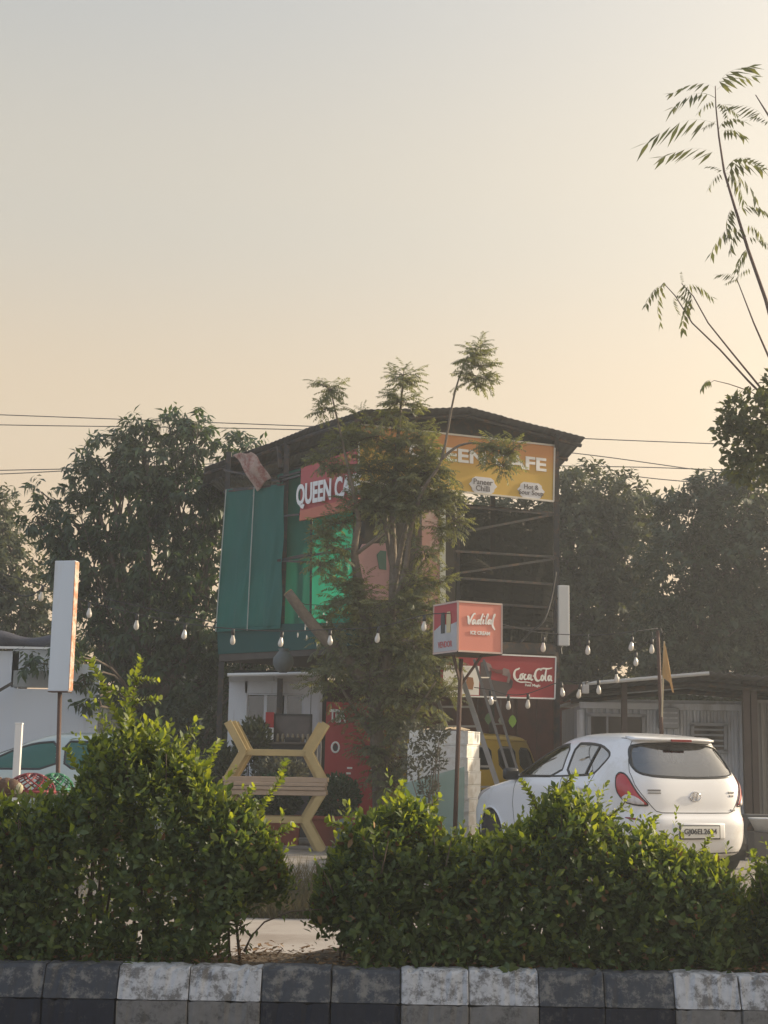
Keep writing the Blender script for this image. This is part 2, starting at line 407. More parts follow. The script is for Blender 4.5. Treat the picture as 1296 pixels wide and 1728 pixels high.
def leaf_mesh(name, pos, dirs, nrm, size, T, material, parent=None, wid=1.0):
    tv, tf = T; N = len(pos); K = len(tv)
    x, y, z = basis(np.asarray(dirs, float), np.asarray(nrm, float)); s = np.asarray(size, float)[:, None, None]
    V = pos[:, None, :] + s * (tv[None, :, 0:1] * wid * x[:, None, :] + tv[None, :, 1:2] * y[:, None, :] + tv[None, :, 2:3] * z[:, None, :])
    V = V.reshape(-1, 3)
    if parent is not None:
        inv = np.array(WM(parent).inverted()); V = V @ inv[:3, :3].T + inv[:3, 3]
    cnt = np.array([len(f) for f in tf]); flat = np.concatenate([np.array(f) for f in tf])
    loops = (flat[None, :] + (np.arange(N) * K)[:, None]).reshape(-1)
    tot = np.tile(cnt, N); start = np.concatenate([[0], np.cumsum(tot)[:-1]])
    me = bpy.data.meshes.new(name); me.vertices.add(len(V)); me.vertices.foreach_set('co', V.astype(np.float32).ravel())
    me.loops.add(len(loops)); me.loops.foreach_set('vertex_index', loops.astype(np.int32))
    me.polygons.add(len(tot)); me.polygons.foreach_set('loop_start', start.astype(np.int32)); me.polygons.foreach_set('loop_total', tot.astype(np.int32))
    me.update(calc_edges=True); me.materials.append(material)
    o = bpy.data.objects.new(name, me); COL.objects.link(o)
    if parent is not None: o.parent = parent
    return o

def unit(n): 
    v = rng.normal(size=(n, 3)); return v / np.linalg.norm(v, axis=1, keepdims=True)

# ------------------------------------------------------------------ ground, roads, median
asphalt = mat('asphalt', (.055, .055, .056), .85, var=.3, scale=3, bump=.5, bscale=120)
concrete_road = mat('concrete_road', (.34, .30, .26), .85, var=.12, scale=1.5, bump=.25, bscale=90, dirt=(.24, .20, .165), dirt_amt=.4, dirt_scale=.7)
gravel = mat('gravel', (.27, .245, .215), .95, var=.5, scale=35, bump=1.0, bscale=60, dirt=(.17, .145, .115), dirt_amt=.5, dirt_scale=1.2)
soil = mat('soil', (.10, .072, .048), .95, var=.5, scale=18, bump=1.0, bscale=50)

mb = MB(); mb.add([(-150, -60, 0), (150, -60, 0), (150, 8.9, 0), (-150, 8.9, 0)], [(0, 1, 2, 3)])
tag(obj('road', mb, asphalt), kind='structure')
mb = MB(); mb.add([(-150, 8.9, 0), (150, 8.9, 0), (150, 14.95, 0.0), (-150, 14.95, 0.0)], [(0, 1, 2, 3)])
tag(obj('far_road', mb, concrete_road), kind='structure')
ZG = .35
def ground_z(x, y):
    if y < 14.9: return -.03
    t = min(1, max(0, (y - 14.9) / 1.0)); t = t * t * (3 - 2 * t)
    return -.03 + (ZG + .03) * t + .02 * math.sin(x * 1.7 + y) * (t if y < 18 else .0)
xs = [-150, -60, -30] + list(np.arange(-14, 14.01, .35)) + [30, 60, 150]
ys = [14.6, 14.9, 15.05, 15.2, 15.4, 15.6, 15.8, 16, 16.5, 17, 17.5, 18, 20, 24, 30, 45, 80, 150]
mb = MB()
for x in xs:
    for y in ys: mb.v.append((x, y, ground_z(x, y) + (.012 * math.sin(9 * x) * math.sin(7 * y) if 14.9 < y < 18 else 0)))
for i in range(len(xs) - 1):
    for j in range(len(ys) - 1):
        a = i * len(ys) + j; mb.f.append((a, a + len(ys), a + len(ys) + 1, a + 1))
tag(obj('ground', mb, gravel, smooth=True), kind='structure')

# kerb stones of the median, alternately painted in pairs
KZ = P(648, 1636, 8.33).z; KS = P(648, 1694, 8.27).z
k_dark = paint_over_concrete('kerb_dark_paint', (.042, .048, .060), (.17, .165, .155), .50, 11)
k_white = paint_over_concrete('kerb_white_paint', (.47, .475, .485), (.16, .155, .15), .54, 11)
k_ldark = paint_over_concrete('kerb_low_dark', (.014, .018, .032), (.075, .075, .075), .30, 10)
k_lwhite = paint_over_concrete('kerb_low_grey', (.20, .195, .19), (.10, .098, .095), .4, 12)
joints = [-287, -165, -45, 78, 202, 322, 443, 560, 677, 791, 908, 1018, 1135, 1245, 1357, 1470, 1585]
kerb_root = bpy.data.objects.new('kerb', None); COL.objects.link(kerb_root); tag(kerb_root, kind='structure')
def kerb_stone(name, x0, x1, prof, material, ch=.007):
    cy = sum(p[0] for p in prof) / len(prof); cz = sum(p[1] for p in prof) / len(prof)
    mb = MB(); n = len(prof); xs_ = [(x0, .955), (x0 + ch, .995)] + [(x0 + (x1 - x0) * k / 12, 1) for k in range(1, 12)] + [(x1 - ch, .995), (x1, .955)]
    for x, s in xs_:                              # worn, slightly chipped arrises
        for q, (y, z) in enumerate(prof):
            chip = rng.uniform(0, 1) ** 6 * .016 + rng.uniform(-.0015, .0015)
            mb.v.append((x, cy + (y - cy) * s + (chip if y < cy else 0), cz + (z - cz) * s - (chip * .8 if z > cz else 0)))
    m_ = len(xs_)
    for i in range(m_ - 1):
        for j in range(n): mb.f.append((i * n + j, (i + 1) * n + j, (i + 1) * n + (j + 1) % n, i * n + (j + 1) % n))
    mb.f.append(tuple(range(n))); mb.f.append(tuple(reversed(range((m_ - 1) * n, m_ * n))))
    return obj(name, mb, material, kerb_root)
for i in range(len(joints) - 1):
    x0 = P(joints[i], 1632, 8.33).x; x1 = P(joints[i + 1], 1632, 8.33).x
    white = ((i - 4) // 2) % 2 == 0
    dy = rng.uniform(-.008, .008); dz = rng.uniform(-.007, .007)
    kerb_stone('kerb_stone', x0 + .003, x1 - .003, [(8.262 + dy, KS + .002), (8.318 + dy, KZ - .018 + dz), (8.336 + dy, KZ + dz), (8.47, KZ + .004 + dz), (8.47, KS + .002)], k_white if white else k_dark)
    kerb_stone('base_stone', x0 + .003, x1 - .003, [(8.258 + dy * .5, -.02), (8.256 + dy * .5, KS - .002), (8.468, KS - .002), (8.468, -.02)], k_lwhite if white else k_ldark)
mb = MB(); mb.box((0, 9.35, .16), (60, .13, .34))
tag(obj('far_kerb', mb, k_lwhite), kind='structure')
mb = MB()
def soil_f(u, v):
    x = -8 + 16 * u; y = 8.468 + .82 * v
    return (x, y, KZ - .035 + .02 * math.sin(5 * x + 3 * y) + .015 * math.sin(13 * x - 9 * y))
mb.grid(soil_f, 160, 14)
tag(obj('median_soil', mb, soil, smooth=True), kind='structure')
# litter of dead leaves and dry grass on the median
litter = leaf_mat('dead_leaf', (.16, .075, .03), (.30, .19, .09), .15, (1.2, 1, .8), .8)
n = 2600
pp = np.column_stack([rng.uniform(-3.2, 3.2, n), rng.uniform(8.46, 9.27, n), np.full(n, KZ + .0)]); pp[:, 2] += rng.uniform(-.02, .025, n)
d = unit(n); d[:, 2] *= .25; nn = unit(n) * .4; nn[:, 2] += 1
tag(leaf_mesh('leaf_litter', pp, d, nn, rng.uniform(.03, .06, n), T_LEAF4, litter), 'brown dead leaves lying on the median soil', 'leaf litter', kind='stuff')

# ------------------------------------------------------------------ hedge on the median
hedge_leaf = leaf_mat('hedge_leaf', (.046, .078, .030), (.112, .152, .056), .32, (2.4, 2.3, .55), .50, .35)
hedge_young_lit = leaf_mat('hedge_young_lit_leaf', (.085, .120, .028), (.180, .215, .048), .50, (2.4, 2.2, .55), .48, .35)  # paler young leaf, with the sun's glow on the tops tinted in
leaf_one = None
def interp(poly, x): 
    return float(np.interp(x, [p[0] for p in poly], [p[1] for p in poly]))

def hedge(name, label, top, bot, Yc, D, nshoot, seed, sprigs=(), twigs=()):
    global leaf_one, rng
    rng = np.random.default_rng(seed)
    u0, u1 = top[0][0], top[-1][0]
    base = P((u0 + u1) / 2, 1615, Yc); base.z = KZ - .03
    root = thing(name, label, 'hedge', base)
    px_m = px(Yc)
    pos = []; dr = []; nr = []; sz = []; young = []
    def add_shoot(p, d, L, n, leaf, yf):
        a0 = rng.uniform(0, 6.28); d = d / np.linalg.norm(d)
        ax = np.cross(d, (.3, .2, 1)); ax /= np.linalg.norm(ax) + 1e-9; bx = np.cross(d, ax)
        for k in range(n):
            t = (k + .5) / n; q = p + d * L * t + np.array((0, 0, .10 * L * t * t))
            an = a0 + k * 2.4; rad = ax * math.cos(an) + bx * math.sin(an)
            ld = d * (.35 + .75 * t) + rad * (1.0 - .35 * t) + rng.normal(size=3) * .18
            pos.append(q); dr.append(ld); nr.append(d * 1.0 - rad * .5 + rng.normal(size=3) * .25 + np.array((0, 0, .35)))
            sz.append(leaf * rng.uniform(.55, 1.25) * (1 - .25 * abs(t - .5))); young.append(rng.uniform() < yf * (0.35 + .65 * t))
    for i in range(nshoot):
        u = rng.uniform(u0, u1); X = P(u, 1500, Yc).x
        vt = interp(top, u); vb = interp(bot, u)
        zt = P(u, vt, Yc).z; zb = P(u, vb, Yc).z
        edge = min(1, min(u - u0, u1 - u) / 110.0 + .35)
        a = math.pi * rng.uniform(.02, .98) if rng.uniform() < .45 else math.pi * rng.uniform(.5, .99)
        rr = 1 - .55 * rng.uniform() ** 1.6
        y = D * edge * math.cos(a) * rr; z = zb + (zt - zb) * (abs(math.sin(a)) ** .62) * (rr if rng.uniform() < .5 else 1) * rng.uniform(.88, 1.0)
        if rng.uniform() < .16:
            z = zb + rng.uniform(.02, .22); y = -D * edge * rng.uniform(.45, 1.0)
        hfrac = (z - zb) / max(.05, zt - zb)
        d = np.array((rng.normal() * .55, math.cos(a) * 1.0 + rng.normal() * .25, .25 + .9 * abs(math.sin(a)) + rng.normal() * .3))
        L = rng.uniform(.10, .22) * (1.25 if hfrac > .8 else 1)
        p = np.array((X, Yc + y, z)) - d / np.linalg.norm(d) * L * .88
        # new growth is paler, with sunlit glow also put into its colour, mostly at the top
        yf = (.85 if hfrac > .82 else .35 if hfrac > .62 else .10) * (.45 + .55 * (.5 + .5 * math.sin(u * .031 + seed) * math.sin(u * .0117 + 2 * seed)) ** .7)
        add_shoot(p, d, L, int(L / .0145), rng.uniform(.046, .076), yf)
    for i in range(nshoot // 45):     # straggling long shoots that break the outline
        u = rng.uniform(u0 + 15, u1 - 15); zt = P(u, interp(top, u), Yc).z; X = P(u, 1500, Yc).x
        d = np.array((rng.normal() * .55, rng.normal() * .45, rng.uniform(.5, 1.1))); L = rng.uniform(.16, .34)
        add_shoot(np.array((X, Yc + rng.uniform(-.35, .3), zt - rng.uniform(.08, .3))), d, L, int(L / .017), rng.uniform(.045, .06), .9)
    # inner twigs so the hedge has a skeleton
    mb = MB()
    for i in range(46):
        u = rng.uniform(u0 + 20, u1 - 20); vt = interp(top, u); X = P(u, 1600, Yc).x
        zt = P(u, vt, Yc).z - .12; X2 = X + rng.normal() * .14
        if P(u, interp(bot, u), Yc).z > KZ + .25: continue
        y0 = Yc + rng.uniform(-.2, .2)
        mb.tube([(X, y0, KZ - .05), ((X + X2) / 2 + rng.normal() * .04, y0 + rng.normal() * .06, (KZ + zt) / 2), (X2, y0 + rng.normal() * .15, zt)], [.010, .007, .003], 5)
    obj('stem', mb, twig_mat, root, smooth=True)
    # long shoots that stand out of the outline
    for sp in sprigs:
        pts = [np.array(P(u, v, Yc + sp[0])) for u, v in sp[1]]; leaf = sp[2] if len(sp) > 2 else .05
        mb = MB(); mb.tube([tuple(p) for p in pts], [.006] + [.0045] * (len(pts) - 2) + [.002], 5)
        st = obj('sprig', mb, MATS['twig'], root, smooth=True)
        ps = []; ds = []; ns = []; ss = []
        for a, b in zip(pts[:-1], pts[1:]):
            L = np.linalg.norm(b - a); d = (b - a) / L; k = max(2, int(L / .0075)); ax = np.cross(d, (.2, 1, .1)); ax /= np.linalg.norm(ax); bx = np.cross(d, ax)
            for q in range(k):
                an = q * 2.4 + rng.uniform(0, .6); rad = ax * math.cos(an) + bx * math.sin(an)
                ps.append(a + (b - a) * (q + .5) / k); ds.append(d * .7 + rad * .9); ns.append(d - rad * .3 + (0, 0, .3)); ss.append(leaf * 1.15 * rng.uniform(.65, 1.05))
        leaf_mesh('sprig_leaves', np.array(ps), np.array(ds), np.array(ns), np.array(ss), T_LEAF8, hedge_young_lit, st, wid=1.6)
    for tw in twigs:
        pts = [tuple(P(u, v, Yc + tw[0])) for u, v in tw[1]]
        mb = MB(); mb.tube(pts, [.008] + [.005] * (len(pts) - 2) + [.002], 5)
        st = obj('bare_twig', mb, twig_mat, root, smooth=True)
        ps = []; ds = []
        for a, b in zip(pts[:-1], pts[1:]):
            for q in range(5):
                ps.append(np.array(a) + (np.array(b) - np.array(a)) * rng.uniform()); ds.append((rng.normal() * .7, rng.normal() * .4, -.6 + rng.normal() * .3))
        leaf_mesh('twig_leaves', np.array(ps), np.array(ds), np.array(ds) * 0 + (0, .6, .6), rng.uniform(.03, .05, len(ps)), T_LANCE, hedge_leaf, st)
    pos = np.array(pos); dr = np.array(dr); nr = np.array(nr); sz = np.array(sz); young = np.array(young)
    dead = (rng.uniform(size=len(pos)) < .022) & (pos[:, 2] < KZ + .75); nr[dead] += rng.normal(size=(int(dead.sum()), 3)) * .8
    # the 300 leaves nearest the viewer are objects of their own; the rest are two masses, old and new growth
    vis = np.argsort(pos[:, 1] + .0)[:1500]; pick = rng.choice(vis, min(300, len(vis)), replace=False)
    if leaf_one is None:
        leaf_one = []
        for mm in (hedge_leaf, hedge_young_lit):
            me = bpy.data.meshes.new('leaf'); me.from_pydata([tuple(v) for v in T_LEAF8[0]], [], T_LEAF8[1]); me.update(); me.materials.append(mm); leaf_one.append(me)
    x, y, z = basis(dr[pick], nr[pick]); inv = WM(root).inverted()
    for k, i in enumerate(pick):
        o = bpy.data.objects.new('leaf', leaf_one[1 if young[i] else 0]); COL.objects.link(o); o.parent = root
        M = Matrix.Identity(4)
        for c in range(3):
            M[c][0] = x[k][c] * sz[i]; M[c][1] = y[k][c] * sz[i]; M[c][2] = z[k][c] * sz[i]; M[c][3] = pos[i][c]
        o.matrix_basis = inv @ M
    keep = np.ones(len(pos), bool); keep[pick] = False
    for nm, sel, mm in (('old_foliage', keep & ~young & ~dead, hedge_leaf), ('young_lit_foliage', keep & young & ~dead, hedge_young_lit), ('dry_foliage', keep & dead, litter)):
        if sel.any():
            tag(leaf_mesh(nm, pos[sel], dr[sel], nr[sel], sz[sel], T_LEAF8, mm, root), kind='stuff')
    return root

hedge('hedge_bush', 'tall leafy hedge bush with two long upright sprigs, at the left of the kerb',
      [(-150, 1370), (-40, 1350), (20, 1350), (90, 1345), (125, 1320), (140, 1262), (165, 1225), (200, 1212), (235, 1222), (290, 1248), (330, 1282), (360, 1325), (390, 1350), (425, 1362), (446, 1400), (462, 1435), (474, 1480)],
      [(-150, 1618), (350, 1620), (385, 1580), (408, 1540), (440, 1512), (474, 1495)], 8.90, .45, 2700, 11,
      sprigs=[(0, [(218, 1262), (205, 1222), (182, 1180), (170, 1148), (153, 1116)], .048), (0, [(216, 1290), (221, 1235), (223, 1190), (228, 1150), (238, 1110)], .044),
              (0, [(223, 1152), (240, 1147), (266, 1148)], .04), (0, [(222, 1176), (205, 1166), (176, 1162)], .042), (0, [(222, 1186), (244, 1182), (268, 1180)], .044),
              (-.1, [(420, 1385), (452, 1348), (472, 1318), (482, 1284)], .05), (-.1, [(398, 1370), (415, 1345), (428, 1328)], .046), (.1, [(345, 1310), (362, 1270), (372, 1250)], .045),
              (0, [(440, 1420), (470, 1408), (497, 1392)], .045), (.05, [(300, 1262), (322, 1240), (335, 1228)], .045), (.05, [(132, 1300), (118, 1275), (112, 1262)], .045)],
      twigs=[(-.2, [(412, 1606), (424, 1580), (446, 1556), (490, 1538), (545, 1534)]), (-.15, [(424, 1580), (405, 1562), (380, 1556)])])
hedge('hedge_bush', 'wide low hedge bush in front of the white hatchback',
      [(540, 1530), (556, 1455), (582, 1415), (612, 1380), (650, 1356), (690, 1346), (722, 1368), (750, 1408), (790, 1412), (825, 1410), (862, 1400), (900, 1364), (940, 1336), (985, 1340), (1022, 1378), (1060, 1408), (1110, 1410), (1150, 1438), (1200, 1444), (1228, 1480), (1258, 1545)],
      [(540, 1540), (578, 1578), (615, 1632), (1180, 1640), (1258, 1640)], 8.90, .45, 3200, 23,
      sprigs=[(0, [(590, 1405), (570, 1392), (552, 1386)], .05), (0, [(672, 1360), (676, 1335), (682, 1318)], .05), (-.1, [(905, 1365), (895, 1340), (880, 1318)], .045), (0, [(950, 1345), (956, 1320), (972, 1306)], .048),
              (-.1, [(1020, 1385), (1050, 1360), (1062, 1342)], .03), (0, [(1088, 1415), (1098, 1398), (1104, 1380)], .045), (-.1, [(1180, 1450), (1190, 1425), (1202, 1408)], .04), (-.1, [(1140, 1440), (1128, 1418), (1122, 1405)], .045), (0, [(720, 1370), (735, 1352), (742, 1345)], .046)])
hedge('hedge_bush', 'end of a further hedge bush cut off by the right picture edge',
      [(1262, 1600), (1276, 1490), (1300, 1445), (1380, 1430), (1460, 1440), (1520, 1500)], [(1262, 1610), (1300, 1640), (1520, 1645)], 8.9, .43, 1100, 31,
      sprigs=[(0, [(1285, 1480), (1276, 1455), (1270, 1438)], .045)])
rng = np.random.default_rng(99)

# dry grass and weeds on the verge beyond the far carriageway
n = 9000
gx = np.concatenate([rng.normal(-.75, .6, n // 2), rng.uniform(-9, 9, n - n // 2)]); gy = 14.92 + np.abs(rng.normal(0, .42, n))
gz = np.array([ground_z(a, b) for a, b in zip(gx, gy)])
pp = np.column_stack([gx, gy, gz]); d = rng.normal(size=(n, 3)) * .45; d[:, 2] = 1
hgt = rng.uniform(.08, .30, n) * np.where(gy < 15.8, 1, .55)
T_BLADE = (np.array([(-.02, 0, 0), (.02, 0, 0), (.012, .55, .05), (0, 1, .2), (-.012, .55, .05)], float), [(0, 1, 2, 4), (4, 2, 3)])
dry_grass = leaf_mat('dry_grass', (.13, .10, .055), (.10, .105, .05), .3, (1.6, 1.4, .9), .8)
tag(leaf_mesh('dry_grass', pp, d, unit(n), hgt, T_BLADE, dry_grass), 'dry grass and weeds on the road verge', 'grass', kind='stuff')

# ------------------------------------------------------------------ trees
def ellipsoid_pts(n, c, r, shell=.55):
    d = unit(n); rad = (shell + (1 - shell) * rng.uniform(0, 1, n) ** .5)[:, None]
    return np.array(c) + d * rad * np.array(r), d

def limb(mb, a, b, r0, r1, bend=.12, n=7, seg=6):
    a = np.array(a, float); b = np.array(b, float); L = np.linalg.norm(b - a)
    off = rng.normal(size=3) * bend * L; pts = []; rs = []
    for i in range(seg + 1):
        t = i / seg; pts.append(tuple(a + (b - a) * t + off * math.sin(math.pi * t) * .6 + np.array((0, 0, .06 * L * math.sin(math.pi * t))))); rs.append(r0 + (r1 - r0) * t)
    mb.tube(pts, rs, n); return pts

def clump_list(cl, Y):
    """pixel clumps (u, v, r[, depth offset]) -> world centre and radius"""
    o = []
    for c in cl:
        yy = Y + (c[3] if len(c) > 3 else 0); o.append((np.array(P(c[0], c[1], yy)), c[2] * yy / FPX))
    return o

def broad_tree(name, label, base, trunk_r, fork_h, cl, Y, per, leaf, material, T=T_LANCE, droop=.6, cluster=9, twig_len=.22, barkm=None, wid=1.0, seed=1, clump_depth=1.0, density=None):
    global rng
    rng = np.random.default_rng(seed)
    root = thing(name, label, 'tree', base)
    mb = MB(); b = np.array(base); fk = b + np.array((rng.normal() * .1, rng.normal() * .1, fork_h))
    limb(mb, b - np.array((0, 0, .15)), fk, trunk_r, trunk_r * .75, .05, 9)
    C = clump_list(cl, Y)
    pos = []; dr = []; nr = []; sz = []
    for c, r in C:
        limb(mb, fk + (c - fk) * .0, c, min(trunk_r * .55, r * .13), .015, .10, 6)
        rad = np.array((r, r * clump_depth, r))
        for q in range(4):
            limb(mb, fk + (c - fk) * rng.uniform(.55, .95), c + unit(1)[0] * rad * .8, .022, .006, .12, 4, 3)
        n = int(per * (r * 2) ** 2)
        pc, dd = ellipsoid_pts(n, c, rad * rng.uniform(.85, 1.0), .35)
        td = dd * .7 + rng.normal(size=(n, 3)) * .5 + np.array((0, 0, .15)); td /= np.linalg.norm(td, axis=1, keepdims=True)
        ax = np.cross(td, np.array((.2, .3, 1.0))); ax /= np.linalg.norm(ax, axis=1, keepdims=True) + 1e-9; bx = np.cross(td, ax)
        for k in range(cluster):
            t = (k + 1) / cluster; a = (k * 2.4 + rng.uniform(0, 1, n))[:, None]
            ld = td * .5 + (ax * np.cos(a) + bx * np.sin(a)) * .8 + np.array((0, 0, -droop))
            pos.append(pc + td * twig_len * t); dr.append(ld + rng.normal(size=(n, 3)) * .12); nr.append(td + np.array((0, 0, .8)) + rng.normal(size=(n, 3)) * .3); sz.append(leaf * rng.uniform(.7, 1.2, n))
    pos = np.concatenate(pos); dr = np.concatenate(dr); nr = np.concatenate(nr); sz = np.concatenate(sz)
    obj('trunk', mb, barkm or bark, root, smooth=True)
    tag(leaf_mesh('crown', np.array(pos), np.array(dr), np.array(nr), np.array(sz), T, material, root, wid=wid), kind='stuff')
    return root

mango = leaf_mat('broad_leaf', (.020, .042, .018), (.050, .088, .032), .32, (2.2, 2.0, .6), .40, .45)
dusty = leaf_mat('dusty_leaf', (.042, .056, .030), (.078, .092, .048), .28, (1.9, 1.7, .8), .6, .25)
dark_leaf = leaf_mat('dark_leaf', (.026, .042, .022), (.054, .074, .038), .25, (2.0, 1.8, .7), .5, .3)
neem = leaf_mat('neem_leaf', (.090, .108, .064), (.155, .172, .104), .42, (2.0, 1.8, .65), .55, .3)
neem_dark = leaf_mat('neem_shoot_leaf', (.055, .075, .028), (.10, .115, .042), .42, (1.9, 1.7, .7), .5, .35)

YL = 28.0
broad_tree('broadleaf_tree', 'large drooping broadleaf tree beside the green curtained cafe', (P(250, 1300, YL).x, YL, ZG), .24, 1.9,
           [(250, 765, 62), (325, 745, 42), (185, 775, 45), (395, 765, 30), (422, 752, 15), (285, 715, 24), (330, 715, 18), (240, 715, 20), (70, 830, 18), (60, 870, 16), (150, 815, 42), (120, 880, 42), (215, 850, 82), (320, 850, 76), (380, 850, 40), (80, 890, 32), (150, 950, 62), (95, 955, 30), (255, 955, 92),
            (345, 955, 62), (335, 1060, 66), (235, 1060, 84), (290, 1140, 76), (180, 1090, 52), (210, 1150, 48), (330, 1210, 60), (270, 1230, 60), (150, 1020, 40), (135, 1150, 18, -3.2), (152, 1185, 14, -3.2), (60, 1118, 18, -3.0), (110, 1110, 22, -3), (385, 1110, 60, 1), (440, 1120, 55, 1), (500, 1125, 50, 1), (400, 1180, 50, 1)], YL, 62, .20, mango, droop=.75, seed=5, wid=1.15)
broad_tree('broadleaf_tree', 'hazy tree at the left picture edge behind the white wall', (P(0, 1300, 34).x, 34, ZG), .2, 1.8,
           [(-10, 880, 50), (14, 950, 60), (50, 1010, 52), (-50, 930, 90), (20, 1050, 66), (80, 1060, 50), (-40, 1060, 80), (5, 850, 24), (110, 1100, 50)], 34, 46, .16, dusty, T=T_LEAF4, droop=.4, seed=6, cluster=10)
# dark trees behind the cafe and the sheds
broad_tree('dense_tree', 'dense dusty tree mass rising behind the open upper floor of the cafe', (P(930, 1300, 34).x, 34, ZG), .28, 2.0,
           [(985, 850, 66), (1045, 855, 52), (960, 940, 92), (880, 930, 90), (1050, 940, 80), (820, 960, 80), (1000, 1030, 92), (900, 1040, 92), (1060, 1050, 72), (800, 1080, 80), (950, 1120, 92), (1040, 1140, 80), (860, 1150, 80), (940, 830, 36), (1085, 875, 34), (760, 990, 60), (840, 880, 50), (800, 1180, 80), (900, 1220, 80), (1000, 1220, 80), (1080, 1220, 70), (720, 1120, 70), (700, 1220, 70), (640, 1180, 70), (780, 900, 50)], 34, 58, .18, dusty, T=T_LEAF4, droop=.25, seed=8, cluster=12, twig_len=.3)
broad_tree('dense_tree', 'dense dark tree behind the corrugated cabin at the right', (P(1220, 1300, 31).x, 31, ZG), .28, 2.0,
           [(1170, 880, 66), (1240, 865, 66), (1150, 960, 78), (1260, 960, 92), (1190, 1050, 92), (1290, 1060, 92), (1120, 1080, 66), (1240, 1130, 82), (1330, 960, 100), (1350, 1080, 100), (1130, 850, 26), (1195, 835, 34), (1270, 815, 40), (1160, 1140, 60), (1400, 900, 90), (1200, 1220, 80), (1300, 1200, 90), (1120, 1180, 60)], 31, 60, .17, dark_leaf, T=T_LEAF4, droop=.3, seed=9, cluster=12, twig_len=.28)
broad_tree('dense_tree', 'low dark shrubby tree between the broadleaf tree and the cabin', (P(330, 1300, 26.5).x, 26.5, ZG), .09, .6,
           [(325, 1230, 48), (370, 1235, 32), (290, 1260, 44), (345, 1290, 50), (255, 1290, 50), (395, 1270, 28), (430, 1125, 36, 1), (490, 1120, 36, 1), (400, 1160, 36, 1), (540, 1130, 40, 1.5)], 26.5, 60, .13, dark_leaf, T=T_LANCE, droop=.3, seed=10, cluster=10)
# far belt of trees closing the horizon
n = 60000
fx = rng.uniform(-75, 75, n); fz = ZG + rng.uniform(0, 1, n) ** .8 * (4.2 + 1.6 * np.sin(fx * .5) + 1.0 * np.sin(fx * 1.3 + 1)); fy = 72 + rng.uniform(-3, 3, n)
pp = np.column_stack([fx, fy, fz])
tag(leaf_mesh('far_trees', pp, unit(n), unit(n), rng.uniform(.5, .9, n), T_LEAF4, dark_leaf, wid=1.4), 'far belt of hazy trees closing the horizon', 'trees', kind='stuff')

